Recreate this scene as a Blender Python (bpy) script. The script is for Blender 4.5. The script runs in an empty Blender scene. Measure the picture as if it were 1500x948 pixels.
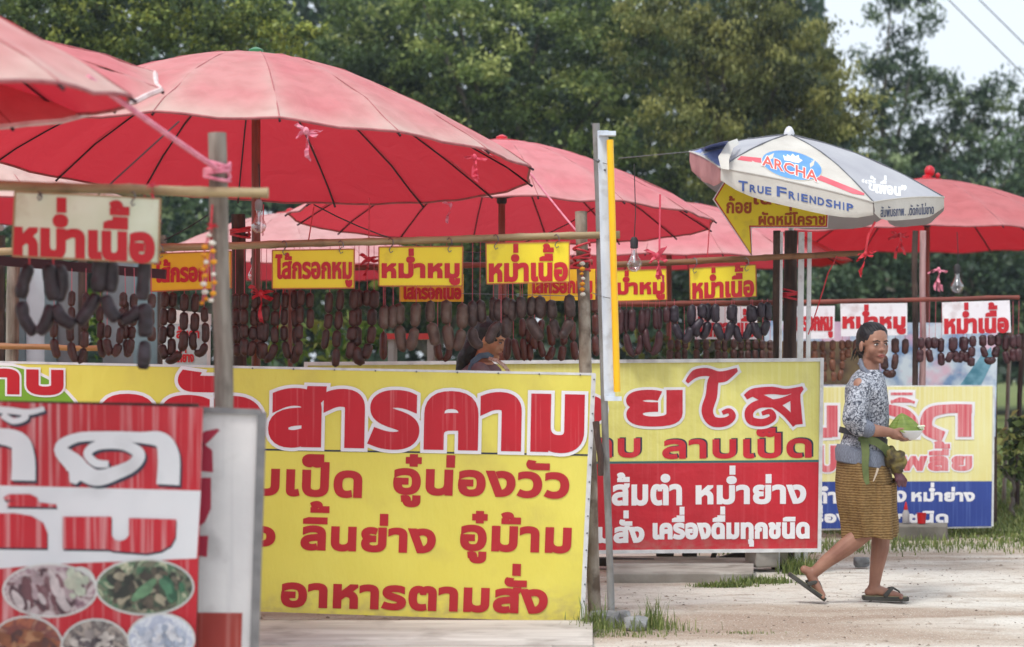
import bpy, bmesh, math, random
import numpy as np
from mathutils import Vector, Matrix, noise
random.seed(7)
R = math.radians
SC = bpy.context.scene
COL = SC.collection

# ------------------------------------------------------------------ camera
EYE = 1.37            # height of the lens above the ground
F = 3000.0            # focal length in photo pixels
HZ = 520.0            # horizon row in the photo
cam = bpy.data.cameras.new('camera')
cam.sensor_width = 36
cam.lens = 36 * F / 1500
cam.shift_y = (HZ - 474) / 1500
cam.clip_start = 0.1
cam.clip_end = 2000
cam.dof.use_dof = True
cam.dof.focus_distance = 11.6
cam.dof.aperture_fstop = 2.4
cam_o = bpy.data.objects.new('camera', cam)
COL.objects.link(cam_o)
cam_o.location = (0, 0, EYE)
cam_o.rotation_euler = (R(90), 0, 0)
SC.camera = cam_o

# ------------------------------------------------------------------ light
SUN_EL, SUN_AZ = 58, 215           # high behind the camera's left shoulder, behind thin cloud
w = bpy.data.worlds.new('World')
SC.world = w
w.use_nodes = True
nt = w.node_tree
nt.nodes.clear()
sky = nt.nodes.new('ShaderNodeTexSky')
sky.sky_type = 'NISHITA'
sky.sun_disc = False
sky.sun_elevation = R(SUN_EL)
sky.sun_rotation = R(SUN_AZ)
sky.dust_density = 5
sky.ozone_density = 1.2
bgs = nt.nodes.new('ShaderNodeBackground')
bgs.inputs['Strength'].default_value = 0.10
mixc = nt.nodes.new('ShaderNodeMix')
mixc.data_type = 'RGBA'
mixc.inputs[0].default_value = 0.74
mixc.inputs[7].default_value = (8.6, 9.3, 10.2, 1)      # even thin cloud over the blue
out = nt.nodes.new('ShaderNodeOutputWorld')
nt.links.new(sky.outputs[0], mixc.inputs[6])
nt.links.new(mixc.outputs[2], bgs.inputs['Color'])
nt.links.new(bgs.outputs[0], out.inputs[0])
sd = bpy.data.lights.new('sun', 'SUN')
sd.energy = 1.5
sd.angle = R(14)
sd.color = (1, 0.97, 0.92)
so = bpy.data.objects.new('sun', sd)
COL.objects.link(so)
az = R(SUN_AZ)
dv = Vector((math.sin(az) * math.cos(R(SUN_EL)), math.cos(az) * math.cos(R(SUN_EL)), math.sin(R(SUN_EL))))
so.rotation_euler = dv.to_track_quat('Z', 'Y').to_euler()
SC.view_settings.view_transform = 'Standard'
SC.view_settings.look = 'None'
SC.view_settings.exposure = 0.48
SC.view_settings.gamma = 1
SC.cycles.max_bounces = 8
SC.cycles.transparent_max_bounces = 12

def P(px, py, d):
    """the place a point seen at photo position px, py has when it stands d metres away"""
    return Vector(((px - 750) * d / F, d, EYE - (py - HZ) * d / F))
def gy(d):
    return HZ + F * EYE / d
def dg(py):
    return F * EYE / (py - HZ)

# ------------------------------------------------------------------ object helpers
LOC = {}
def thing(name, loc, label, cat, group=None, rz=0):
    o = bpy.data.objects.new(name, None)
    COL.objects.link(o)
    o.empty_display_size = 0.1
    o.location = loc
    o['label'] = label
    o['category'] = cat
    if group: o['group'] = group
    LOC[o] = Vector(loc)
    return o
def tag(o, label, cat, group=None):
    o['label'] = label; o['category'] = cat
    if group: o['group'] = group
    return o
def struct(o):
    o['kind'] = 'structure'; return o
def stuff(o, label=None, cat=None):
    o['kind'] = 'stuff'
    if label: o['label'] = label; o['category'] = cat
    return o

class MB:
    def __init__(s):
        s.v = []; s.f = []; s.m = []; s.cur = 0
    def add(s, vs, fs):
        n = len(s.v); s.v += [tuple(p) for p in vs]
        s.f += [tuple(i + n for i in f) for f in fs]; s.m += [s.cur] * len(fs)
    def box(s, c, size, rot=None):
        c = Vector(c); hx, hy, hz = size[0] / 2, size[1] / 2, size[2] / 2
        vs = [Vector((x, y, z)) for x in (-hx, hx) for y in (-hy, hy) for z in (-hz, hz)]
        if rot is not None: vs = [rot @ q for q in vs]
        s.add([c + q for q in vs], [(0, 1, 3, 2), (4, 6, 7, 5), (0, 4, 5, 1), (2, 3, 7, 6), (0, 2, 6, 4), (1, 5, 7, 3)])
    def beam(s, a, b, wd, ht, up=(0, 0, 1)):
        a = Vector(a); b = Vector(b); t = (b - a).normalized(); u = Vector(up)
        if abs(t.dot(u)) > .98: u = Vector((0, 1, 0))
        x = t.cross(u).normalized() * wd / 2; y = x.cross(t).normalized() * ht / 2
        vs = [a - x - y, a + x - y, a + x + y, a - x + y, b - x - y, b + x - y, b + x + y, b - x + y]
        s.add(vs, [(0, 1, 2, 3), (7, 6, 5, 4), (0, 4, 5, 1), (1, 5, 6, 2), (2, 6, 7, 3), (3, 7, 4, 0)])
    def tube(s, path, rad, n=8, cap=True, flat=1.0):
        path = [Vector(p) for p in path]; k = len(path)
        if not isinstance(rad, (list, tuple)): rad = [rad] * k
        vs = []; ref = None
        for i, p in enumerate(path):
            t = (path[min(i + 1, k - 1)] - path[max(i - 1, 0)])
            if t.length < 1e-9: t = Vector((0, 0, 1))
            t.normalize()
            if ref is None:
                ref = Vector((0, 1, 0)) if abs(t.y) < .9 else Vector((1, 0, 0))
            x = ref - t * ref.dot(t)
            if x.length < 1e-4: x = t.orthogonal()
            x.normalize(); y = t.cross(x); ref = x
            for j in range(n):
                a = 2 * math.pi * j / n
                vs.append(p + x * math.cos(a) * rad[i] * flat + y * math.sin(a) * rad[i])
        fs = []
        for i in range(k - 1):
            for j in range(n):
                a = i * n + j; b = i * n + (j + 1) % n
                fs.append((a, b, b + n, a + n))
        if cap:
            fs.append(tuple(range(n - 1, -1, -1))); fs.append(tuple(range((k - 1) * n, k * n)))
        s.add(vs, fs)
    def loft(s, rings, cap=True):
        n = len(rings[0]); vs = [p for r in rings for p in r]; fs = []
        for i in range(len(rings) - 1):
            for j in range(n):
                a = i * n + j; b = i * n + (j + 1) % n
                fs.append((a, b, b + n, a + n))
        if cap:
            fs.append(tuple(range(n - 1, -1, -1))); fs.append(tuple(range((len(rings) - 1) * n, len(rings) * n)))
        s.add(vs, fs)
    def ball(s, c, r, nu=10, nv=7, rot=None):
        if not isinstance(r, (list, tuple)): r = (r, r, r)
        c = Vector(c); vs = [Vector((0, 0, r[2]))]
        for i in range(1, nv):
            t = math.pi * i / nv
            for j in range(nu):
                a = 2 * math.pi * j / nu
                vs.append(Vector((r[0] * math.sin(t) * math.cos(a), r[1] * math.sin(t) * math.sin(a), r[2] * math.cos(t))))
        vs.append(Vector((0, 0, -r[2])))
        if rot is not None: vs = [rot @ q for q in vs]
        vs = [c + q for q in vs]
        fs = [(0, 1 + j, 1 + (j + 1) % nu) for j in range(nu)]
        for i in range(nv - 2):
            for j in range(nu):
                a = 1 + i * nu + j; b = 1 + i * nu + (j + 1) % nu
                fs.append((a, a + nu, b + nu, b))
        L = len(vs) - 1; q = 1 + (nv - 2) * nu
        fs += [(q + j, L, q + (j + 1) % nu) for j in range(nu)]
        s.add(vs, fs)
    def lathe(s, c, prof, n=16, rot=None):
        c = Vector(c); rings = []
        for r, z in prof:
            ring = [Vector((r * math.cos(2 * math.pi * j / n), r * math.sin(2 * math.pi * j / n), z)) for j in range(n)]
            if rot is not None: ring = [rot @ q for q in ring]
            rings.append([c + q for q in ring])
        s.loft(rings)
    def poly(s, pts, back):
        """prism: front outline pts, thickness vector back"""
        n = len(pts); back = Vector(back)
        vs = [Vector(p) for p in pts] + [Vector(p) + back for p in pts]
        fs = [tuple(range(n)), tuple(range(2 * n - 1, n - 1, -1))] + [(i, i + n, (i + 1) % n + n, (i + 1) % n) for i in range(n)]
        s.add(vs, fs)
    def mesh(s, name, mats, off=None, smooth=True):
        me = bpy.data.meshes.new(name)
        vs = s.v if off is None else [(p[0] - off[0], p[1] - off[1], p[2] - off[2]) for p in s.v]
        me.from_pydata(vs, [], s.f)
        for m in (mats if isinstance(mats, (list, tuple)) else [mats]): me.materials.append(m)
        me.polygons.foreach_set('material_index', s.m)
        me.polygons.foreach_set('use_smooth', [smooth] * len(s.f))
        me.update(); return me
    def obj(s, name, mats, parent=None, smooth=True, sharp=True):
        off = None
        if parent is not None: off = LOC[parent]
        me = s.mesh(name, mats, off, smooth)
        if smooth and sharp:
            me.set_sharp_from_angle(angle=R(40))
        o = bpy.data.objects.new(name, me); COL.objects.link(o)
        if parent is not None:
            o.parent = parent; LOC[o] = off
        else: LOC[o] = Vector((0, 0, 0))
        return o

# ------------------------------------------------------------------ materials
def lin(c):
    return tuple((x / 255 / 12.92 if x <= 10 else ((x / 255 + .055) / 1.055) ** 2.4) for x in c) + (1,)
def N(nt, typ, **kw):
    n = nt.nodes.new(typ)
    for k, v in kw.items():
        if k.startswith('i_'):
            key = k[2:].replace('_', ' ')
            n.inputs[int(key) if key.isdigit() else key].default_value = v
        else: setattr(n, k, v)
    return n
def ramp(nt, fac, stops):
    r = nt.nodes.new('ShaderNodeValToRGB')
    e = r.color_ramp.elements
    while len(e) < len(stops): e.new(0.5)
    for k, (p, c) in enumerate(stops):
        e[k].position = p; e[k].color = c if len(c) == 4 else tuple(c) + (1,)
    nt.links.new(fac, r.inputs[0]); return r.outputs[0]
MATS = {}
def mat(name, col, col2=None, rough=.6, scale=6, stretch=(1, 1, 1), lo=.35, hi=.65, bump=.15, bscale=30, bstretch=None,
        trans=0, tcol=None, back=None, streak=None, spec=.5, metal=0, dirt=None, dscale=3, dlo=.55, dhi=.75, detail=5, coat=0, bdist=.01, mud=None):
    """layered procedural surface: two noise-mixed colours, optional pale vertical rain streaks, dirt blotches, relief"""
    if name in MATS: return MATS[name]
    m = bpy.data.materials.new(name); m.use_nodes = True; nt = m.node_tree; nt.nodes.clear(); L = nt.links.new
    tc = N(nt, 'ShaderNodeNewGeometry').outputs['Position'] if False else N(nt, 'ShaderNodeTexCoord').outputs['Object']
    def noi(sc, st, det=5, off=0):
        mp = N(nt, 'ShaderNodeMapping'); mp.inputs['Scale'].default_value = st; mp.inputs['Location'].default_value = (off, off * .7, off * .3)
        L(tc, mp.inputs[0]); n = N(nt, 'ShaderNodeTexNoise'); n.inputs['Scale'].default_value = sc; n.inputs['Detail'].default_value = det
        L(mp.outputs[0], n.inputs['Vector']); return n.outputs['Fac']
    c1 = col if len(col) == 4 else tuple(col) + (1,)
    c2 = (col2 if len(col2) == 4 else tuple(col2) + (1,)) if col2 else tuple(x * .8 for x in c1[:3]) + (1,)
    colr = ramp(nt, noi(scale, stretch, detail), [(lo, c1), (hi, c2)])
    if streak:
        sc_, amt, low, high = streak
        f = ramp(nt, noi(1, (55, 55, 1.2), 4, 3), [(low, (0, 0, 0, 1)), (high, (amt, amt, amt, 1))])
        mx = N(nt, 'ShaderNodeMix', data_type='RGBA'); L(f, mx.inputs[0]); L(colr, mx.inputs[6]); mx.inputs[7].default_value = tuple(sc_[:3]) + (1,)
        colr = mx.outputs[2]
    if dirt:
        f = ramp(nt, noi(dscale, (1, 1, 1), 8, 11), [(dlo, (0, 0, 0, 1)), (dhi, (.75, .75, .75, 1))])
        mx = N(nt, 'ShaderNodeMix', data_type='RGBA'); L(f, mx.inputs[0]); L(colr, mx.inputs[6]); mx.inputs[7].default_value = tuple(dirt[:3]) + (1,)
        colr = mx.outputs[2]
    if mud:
        sx_ = N(nt, 'ShaderNodeSeparateXYZ'); L(tc, sx_.inputs[0]); mr_ = N(nt, 'ShaderNodeMapRange'); mr_.inputs[1].default_value = mud[1]; mr_.inputs[2].default_value = mud[0]; L(sx_.outputs['Z'], mr_.inputs[0])
        ml = N(nt, 'ShaderNodeMath', operation='MULTIPLY'); L(mr_.outputs[0], ml.inputs[0]); L(ramp(nt, noi(16, (1, 1, 1.4), 9, 21), [(.42, (.1, .1, .1, 1)), (.66, (1, 1, 1, 1))]), ml.inputs[1])
        mx = N(nt, 'ShaderNodeMix', data_type='RGBA'); L(ml.outputs[0], mx.inputs[0]); L(colr, mx.inputs[6]); mx.inputs[7].default_value = tuple(mud[2][:3]) + (1,); colr = mx.outputs[2]
    if back:
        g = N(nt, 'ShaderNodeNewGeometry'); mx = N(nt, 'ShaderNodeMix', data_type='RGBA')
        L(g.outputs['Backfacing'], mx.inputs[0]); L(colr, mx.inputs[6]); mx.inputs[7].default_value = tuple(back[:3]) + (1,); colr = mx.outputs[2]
    b = N(nt, 'ShaderNodeBsdfPrincipled'); L(colr, b.inputs['Base Color'])
    b.inputs['Roughness'].default_value = rough; b.inputs['Metallic'].default_value = metal
    b.inputs['Specular IOR Level'].default_value = spec
    if coat: b.inputs['Coat Weight'].default_value = coat; b.inputs['Coat Roughness'].default_value = .25
    nrm = None
    if bump:
        bp = N(nt, 'ShaderNodeBump'); bp.inputs['Strength'].default_value = bump; bp.inputs['Distance'].default_value = bdist
        L(noi(bscale, bstretch or stretch, 6, 5), bp.inputs['Height']); nrm = bp.outputs[0]; L(nrm, b.inputs['Normal'])
    o = N(nt, 'ShaderNodeOutputMaterial')
    if trans:
        t = N(nt, 'ShaderNodeBsdfTranslucent'); ms = N(nt, 'ShaderNodeMixShader'); ms.inputs[0].default_value = trans
        if tcol: t.inputs['Color'].default_value = tuple(tcol[:3]) + (1,)
        else: L(colr, t.inputs['Color'])
        if nrm: L(nrm, t.inputs['Normal'])
        L(b.outputs[0], ms.inputs[1]); L(t.outputs[0], ms.inputs[2]); L(ms.outputs[0], o.inputs[0])
    else: L(b.outputs[0], o.inputs[0])
    MATS[name] = m; return m

def glassmat(name, col, rough=.05):
    m = bpy.data.materials.new(name); m.use_nodes = True; b = m.node_tree.nodes['Principled BSDF']
    b.inputs['Base Color'].default_value = tuple(col) + (1,); b.inputs['Transmission Weight'].default_value = 1
    b.inputs['Roughness'].default_value = rough; b.inputs['IOR'].default_value = 1.25; MATS[name] = m; return m

def fadedred(name, top, peach, inner, tcol, trans=.33, fade=.5):
    """sun-bleached canopy cloth: faded outer side, stronger colour inside, light comes through"""
    m = bpy.data.materials.new(name); m.use_nodes = True; nt = m.node_tree; nt.nodes.clear(); L = nt.links.new
    tc = N(nt, 'ShaderNodeTexCoord').outputs['Object']
    n1 = N(nt, 'ShaderNodeTexNoise'); n1.inputs['Scale'].default_value = 1.3; n1.inputs['Detail'].default_value = 6; L(tc, n1.inputs['Vector'])
    at = N(nt, 'ShaderNodeAttribute'); at.attribute_name = 'bleach'
    md = N(nt, 'ShaderNodeMath', operation='MULTIPLY_ADD'); L(n1.outputs['Fac'], md.inputs[0]); md.inputs[1].default_value = .9; L(at.outputs['Fac'], md.inputs[2])
    c = ramp(nt, md.outputs[0], [(fade, top), (fade + .65, peach)])
    n3 = N(nt, 'ShaderNodeTexNoise'); n3.inputs['Scale'].default_value = 9; n3.inputs['Detail'].default_value = 8; L(tc, n3.inputs['Vector'])
    gr = ramp(nt, n3.outputs['Fac'], [(.3, (.86, .84, .83)), (.6, (1, 1, 1))])
    mg = N(nt, 'ShaderNodeMix', data_type='RGBA', blend_type='MULTIPLY'); mg.inputs[0].default_value = 1; L(c, mg.inputs[6]); L(gr, mg.inputs[7]); c = mg.outputs[2]
    g = N(nt, 'ShaderNodeNewGeometry'); mx = N(nt, 'ShaderNodeMix', data_type='RGBA')
    L(g.outputs['Backfacing'], mx.inputs[0]); L(c, mx.inputs[6]); mx.inputs[7].default_value = tuple(inner[:3]) + (1,)
    b = N(nt, 'ShaderNodeBsdfPrincipled'); L(mx.outputs[2], b.inputs['Base Color']); b.inputs['Roughness'].default_value = .75; b.inputs['Specular IOR Level'].default_value = .25
    t = N(nt, 'ShaderNodeBsdfTranslucent'); t.inputs['Color'].default_value = tuple(tcol[:3]) + (1,)
    n2 = N(nt, 'ShaderNodeTexNoise'); n2.inputs['Scale'].default_value = 14; n2.inputs['Detail'].default_value = 4; L(tc, n2.inputs['Vector'])
    bp = N(nt, 'ShaderNodeBump'); bp.inputs['Strength'].default_value = .45; bp.inputs['Distance'].default_value = .03; n2.inputs['Scale'].default_value = 5; n2.inputs['Distortion'].default_value = 1.2; L(n2.outputs['Fac'], bp.inputs['Height'])
    L(bp.outputs[0], b.inputs['Normal']); L(bp.outputs[0], t.inputs['Normal'])
    ms = N(nt, 'ShaderNodeMixShader'); ms.inputs[0].default_value = trans; L(b.outputs[0], ms.inputs[1]); L(t.outputs[0], ms.inputs[2])
    o = N(nt, 'ShaderNodeOutputMaterial'); L(ms.outputs[0], o.inputs[0]); MATS[name] = m; return m

# ------------------------------------------------------------------ Thai and Latin lettering, as flat print with real outlines
GL = {}
def glyph(c, sz=1):
    if c in GL: return GL[c]
    def curve(s):
        cu = bpy.data.curves.new('t', 'FONT'); cu.body = s; o = bpy.data.objects.new('t', cu); COL.objects.link(o)
        dg_ = bpy.context.evaluated_depsgraph_get(); oe = o.evaluated_get(dg_)
        c2 = oe.to_curve(dg_); spl = []
        for sp in c2.splines:
            if sp.type == 'BEZIER': spl.append(('B', [(tuple(p.handle_left[:2]), tuple(p.co[:2]), tuple(p.handle_right[:2])) for p in sp.bezier_points]))
            else: spl.append(('P', [tuple(p.co[:2]) for p in sp.points]))
        oe.to_curve_clear(); bpy.data.objects.remove(o); bpy.data.curves.remove(cu); return spl
    spl = curve(c)
    def xmin(s): return min((p[1][0] if k == 'B' else p[0]) for k, ps in s for p in ps)
    two = curve(c + '|'); bar = curve('|')
    xb = min((p[1][0] if two[-1][0] == 'B' else p[0]) for p in two[-1][1])
    adv = xb - xmin(bar)
    GL[c] = (spl, adv); return GL[c]
UP = 'ิีึืั็ํ'; TONE = '่้๊๋์'; LOWV = 'ุู'
def layout(s, track=0, lift=.045):
    """place every glyph, stacking tone marks over upper vowels"""
    import re
    s = re.sub('([่้๊๋]?)ำ', 'ํ\\1า', s)
    pen = 0; res = []; i = 0; prev_up = False
    for i, c in enumerate(s):
        if c == ' ': pen += .28; prev_up = False; continue
        spl, adv = glyph(c); dy = 0; dx = 0
        nxt = s[i + 1] if i + 1 < len(s) else ''
        if c in TONE:
            dy = .225 + 2.1 * lift if prev_up else lift
        if c in UP: dy = lift
        if c in LOWV: dy = -lift * .8
        tall = i > 0 and s[i - 1] in 'ปฝฟ' or (c in TONE and i > 1 and s[i - 1] in UP and s[i - 2] in 'ปฝฟ')
        if c in UP + TONE and tall: dx = -.12
        res.append((spl, pen + dx, dy))
        if c in UP: prev_up = True
        elif c not in TONE + LOWV: prev_up = False
        pen += adv + (track if c not in UP + TONE + LOWV else 0)
    return res
def text_px(s, box, d, m, parent, bold=1.5, slope=0, lean=0, off=.005, track=.02, name='lettering', dx=0, dy=0, dfun=None, res=3, arc=None, grow=True, lift=None):
    """print s so that it fills box=(x0,y0,x1,y1) (photo pixels on a board d metres away); bold = stroke growth in those pixels"""
    x0, y0, x1, y1 = box; gl = layout(s, track, lift if lift is not None else min(.22, max(.04, 1.35 * bold * 1.25 / (y1 - y0)))); pts = []
    for spl, ox, oy in gl:
        for k, ps in spl:
            for p in ps: q = p[1] if k == 'B' else p; pts.append((q[0] + ox, q[1] + oy))
    ax = min(p[0] for p in pts); bx = max(p[0] for p in pts); ay = min(p[1] for p in pts); by = max(p[1] for p in pts)
    g = bold if grow else 0
    sx = (x1 - x0 - 2 * g) / (bx - ax); sy = (y1 - y0 - 2 * g) / (by - ay)
    T = lambda q, ox, oy: (x0 + g + (q[0] + ox - ax) * sx, -(y1 - g - (q[1] + oy - ay) * sy), 0)
    CO = []; FA = []; nv = 0; gi = 0
    for spl, ox, oy in gl:
        conts = []
        for k, ps in spl:
            q = [p[1] if k == 'B' else p for p in ps]
            ar = sum(q[i][0] * q[(i + 1) % len(q)][1] - q[(i + 1) % len(q)][0] * q[i][1] for i in range(len(q))) / 2
            conts.append((ar, k, ps, q))
        big = max(conts, key=lambda c: abs(c[0]))[0]
        outs = [c for c in conts if c[0] * big > 0]; holes = [c for c in conts if c[0] * big <= 0]
        groups = [[c] for c in outs]
        for h in holes:
            best = None
            for gp in groups:
                q = gp[0][3]; x, y = h[3][0]; ins = False
                for i in range(len(q)):
                    (xa, ya), (xb, yb) = q[i], q[(i + 1) % len(q)]
                    if (ya > y) != (yb > y) and x < (xb - xa) * (y - ya) / (yb - ya) + xa: ins = not ins
                if ins and (best is None or abs(gp[0][0]) < abs(best[0][0])): best = gp
            if best is not None: best.append(h)
        for gp in groups:
            cu = bpy.data.curves.new('t', 'CURVE'); cu.dimensions = '2D'; cu.fill_mode = 'BOTH'; cu.resolution_u = res
            for _, k, ps, _q in gp:
                if k == 'B':
                    sp = cu.splines.new('BEZIER'); sp.bezier_points.add(len(ps) - 1)
                    for bp_, (a, b_, c_) in zip(sp.bezier_points, ps):
                        bp_.handle_left_type = bp_.handle_right_type = 'FREE'
                        bp_.handle_left = T(a, ox, oy); bp_.co = T(b_, ox, oy); bp_.handle_right = T(c_, ox, oy)
                else:
                    sp = cu.splines.new('POLY'); sp.points.add(len(ps) - 1)
                    for bp_, a in zip(sp.points, ps): bp_.co = T(a, ox, oy) + (1,)
                sp.use_cyclic_u = True
            if bold > 0: cu.bevel_depth = bold; cu.bevel_resolution = 0
            o = bpy.data.objects.new('t', cu)
            m1 = o.to_mesh()
            n1 = len(m1.vertices); co1 = np.empty(n1 * 3); m1.vertices.foreach_get('co', co1); co1 = co1.reshape(-1, 3)
            co1[:, 2] = co1[:, 2] / max(bold, .01) * .0005 + gi * .00012; gi += 1
            CO.append(co1); FA += [tuple(v + nv for v in p.vertices) for p in m1.polygons]; nv += n1
            o.to_mesh_clear(); bpy.data.objects.remove(o); bpy.data.curves.remove(cu)
    co = np.concatenate(CO); n = nv
    me = bpy.data.meshes.new(name); me.from_pydata(co.tolist(), [], FA)
    lo = LOC[parent] if parent is not None else Vector((0, 0, 0)); xc = (x0 + x1) / 2; yc = (y0 + y1) / 2
    px = co[:, 0] + dx; py = -co[:, 1] + dy
    if arc: py = py + arc(px)
    py2 = py + slope * (px - xc); px2 = px + lean * (py - yc)
    if dfun: dd = dfun(px2, py2)
    else: dd = np.full(n, float(d))
    dd = dd - off - co[:, 2]
    W = np.stack([(px2 - 750) * dd / F - lo.x, dd - lo.y, EYE - (py2 - HZ) * dd / F - lo.z], 1)
    me.vertices.foreach_set('co', W.ravel()); me.materials.clear(); me.materials.append(m); me.update(); me.name = name
    ob = bpy.data.objects.new(name, me); COL.objects.link(ob)
    if parent is not None: ob.parent = parent; LOC[ob] = lo
    return ob
def sheet(corners, d, m, parent, name, off=0, thick=.004, dfun=None):
    """flat panel from photo-pixel corners standing d metres away"""
    mb = MB(); D = (lambda x, y: d) if dfun is None else dfun
    mb.poly([P(x, y, D(x, y) - off) for x, y in corners], (0, thick, 0)); return mb.obj(name, m, parent, smooth=False)
# ------------------------------------------------------------------ palette
YEL = mat('banner_yellow', lin((230, 220, 98)), lin((224, 212, 88)), rough=.42, scale=1.5, bump=.75, bscale=2.0, bstretch=(1, 1, .45), bdist=.06, dirt=lin((196, 178, 92)), dscale=4, dlo=.56, dhi=.9, mud=(-.10, .22, lin((176, 160, 110))))
YEL2 = mat('banner_yellow_pale', lin((230, 226, 130)), lin((222, 216, 116)), rough=.4, scale=1.3, bump=.7, bscale=2.2, bdist=.06, streak=(lin((240, 238, 170)), .45, .48, .75), dirt=lin((196, 186, 110)), dscale=4, dlo=.58, dhi=.9)
YEL3 = mat('banner_yellow_faded', lin((232, 226, 160)), lin((224, 214, 138)), rough=.5, scale=2, bump=.2, bscale=3, bdist=.04, streak=(lin((236, 234, 196)), .7, .45, .7))
SGY = mat('sign_yellow', lin((244, 224, 44)), lin((238, 214, 40)), rough=.4, scale=5, bump=.1, dirt=lin((190, 160, 60)), dscale=9, dlo=.6, dhi=.85)
SGO = mat('sign_orange_yellow', lin((240, 190, 30)), lin((228, 172, 28)), rough=.45, scale=5, bump=.1, dirt=lin((170, 130, 40)), dscale=9, dlo=.6, dhi=.85)
CREAM = mat('sign_cream', lin((222, 236, 212)), lin((208, 222, 192)), rough=.45, scale=7, bump=.1, dirt=lin((150, 135, 95)), dscale=8, dlo=.58, dhi=.85)
RED = mat('print_red', lin((196, 18, 34)), lin((182, 14, 30)), rough=.45, scale=3, bump=.15, bscale=3, bdist=.04)
REDM = mat('print_brick_red', lin((184, 30, 40)), lin((172, 24, 34)), rough=.45, scale=3, bump=.15, bscale=3, bdist=.04)
REDW = mat('print_red_worn', lin((190, 24, 40)), lin((178, 20, 36)), rough=.5, scale=3, bump=.15, bscale=3, streak=(lin((225, 190, 190)), .6, .5, .72))
REDH = mat('print_red_head', lin((200, 18, 40)), lin((186, 16, 36)), rough=.45, scale=3, bump=.15, bscale=3, bdist=.04, streak=(lin((230, 150, 150)), .35, .58, .74))
REDB = mat('banner_red', lin((204, 32, 50)), lin((184, 26, 42)), rough=.4, scale=2, bump=.6, bscale=2.5, bdist=.06, streak=(lin((214, 96, 104)), .35, .55, .75), mud=(.0, .30, lin((160, 120, 110))))
REDF = mat('banner_red_front', lin((196, 26, 44)), lin((176, 20, 36)), rough=.5, scale=2, bump=.4, bscale=2.5, bdist=.06, streak=(lin((226, 196, 196)), .75, .5, .74))
PINKR = mat('print_faded_red', lin((206, 80, 92)), lin((214, 98, 108)), rough=.55, scale=5, bump=.1, streak=(lin((228, 180, 180)), .7, .42, .66))
WHT = mat('print_white', lin((240, 240, 242)), lin((228, 228, 232)), rough=.5, scale=3, bump=.1, bscale=3)
WHTF = mat('front_banner_white', lin((226, 230, 232)), lin((208, 214, 218)), rough=.5, scale=2, bump=.35, bscale=2.5, bdist=.05, dirt=lin((150, 150, 152)), dscale=3, dlo=.58, dhi=.85)
FRM = mat('frame_white', lin((224, 226, 226)), lin((200, 202, 204)), rough=.5, scale=12, bump=.1, dirt=lin((120, 110, 100)), dscale=12, dlo=.62, dhi=.85)
SGW = mat('sign_white', lin((238, 236, 240)), lin((226, 222, 228)), rough=.45, scale=5, bump=.08, dirt=lin((190, 170, 170)), dscale=9)
BLUE = mat('banner_blue', lin((44, 70, 150)), lin((36, 60, 138)), rough=.5, scale=3, bump=.2, bscale=3, streak=(lin((90, 116, 186)), .6, .5, .72))
NAVY = mat('print_navy', lin((40, 50, 70)), rough=.5, bump=0)
TEAL = mat('print_teal', lin((60, 110, 110)), rough=.5, bump=0)
GREEN = mat('print_green', lin((128, 176, 44)), lin((110, 160, 36)), rough=.45, scale=3, bump=.15, bscale=3)
BLK = mat('print_black', lin((36, 30, 34)), rough=.5, bump=0)
ORNG = mat('print_orange_red', lin((176, 76, 24)), rough=.5, bump=0)
UBLUE = mat('print_umbrella_blue', lin((60, 96, 168)), rough=.6, bump=0)
UWHT = mat('print_umbrella_white', lin((240, 240, 240)), rough=.6, bump=0)
UGREY = mat('print_umbrella_grey', lin((70, 80, 110)), rough=.6, bump=0)
WOOD = mat('weathered_grey_wood', lin((150, 142, 132)), lin((108, 98, 88)), rough=.85, scale=4, stretch=(9, 9, 1), bump=.5, bscale=8, bstretch=(12, 12, 1), dirt=lin((70, 58, 48)), dscale=6)
WOODD = mat('dark_brown_wood', lin((78, 58, 50)), lin((50, 38, 34)), rough=.85, scale=4, stretch=(9, 9, 1), bump=.5, bscale=8, bstretch=(12, 12, 1), dirt=lin((110, 90, 78)), dscale=6)
PEEL = mat('peeling_bark_wood', lin((176, 166, 152)), lin((128, 112, 96)), rough=.85, scale=5, stretch=(3, 3, 1), bump=.5, bscale=9, bstretch=(6, 6, 1), dirt=lin((84, 64, 48)), dscale=7, dlo=.5, dhi=.6)
BAM = mat('bamboo_pale', lin((176, 158, 118)), lin((140, 118, 84)), rough=.55, scale=3, stretch=(1, 8, 8), bump=.2, bscale=12, bstretch=(1, 9, 9), dirt=lin((92, 72, 52)), dscale=10)
BAMD = mat('bamboo_brown', lin((150, 106, 70)), lin((112, 76, 50)), rough=.6, scale=3, stretch=(1, 8, 8), bump=.2, bscale=12, bstretch=(1, 9, 9), dirt=lin((70, 48, 36)), dscale=10)
REDWOOD = mat('red_brown_board', lin((140, 70, 56)), lin((104, 52, 44)), rough=.7, scale=4, stretch=(1, 8, 8), bump=.25, bscale=10)
TUBEM = mat('maroon_metal', lin((66, 36, 42)), lin((50, 28, 34)), rough=.5, metal=.3, scale=8, bump=.1)
POLEB = mat('umbrella_pole_wood', lin((128, 62, 40)), lin((98, 46, 32)), rough=.45, scale=4, stretch=(9, 9, 1), bump=.1)
POLEK = mat('black_metal', lin((44, 34, 38)), rough=.45, metal=.4, bump=.05)
RIB = mat('rib_metal', lin((60, 34, 40)), rough=.5, metal=.5, bump=.05)
PVC = mat('grey_pvc', lin((142, 142, 140)), lin((116, 114, 110)), rough=.55, scale=6, stretch=(4, 4, 1), bump=.1, dirt=lin((90, 80, 66)), dscale=9)
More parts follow.
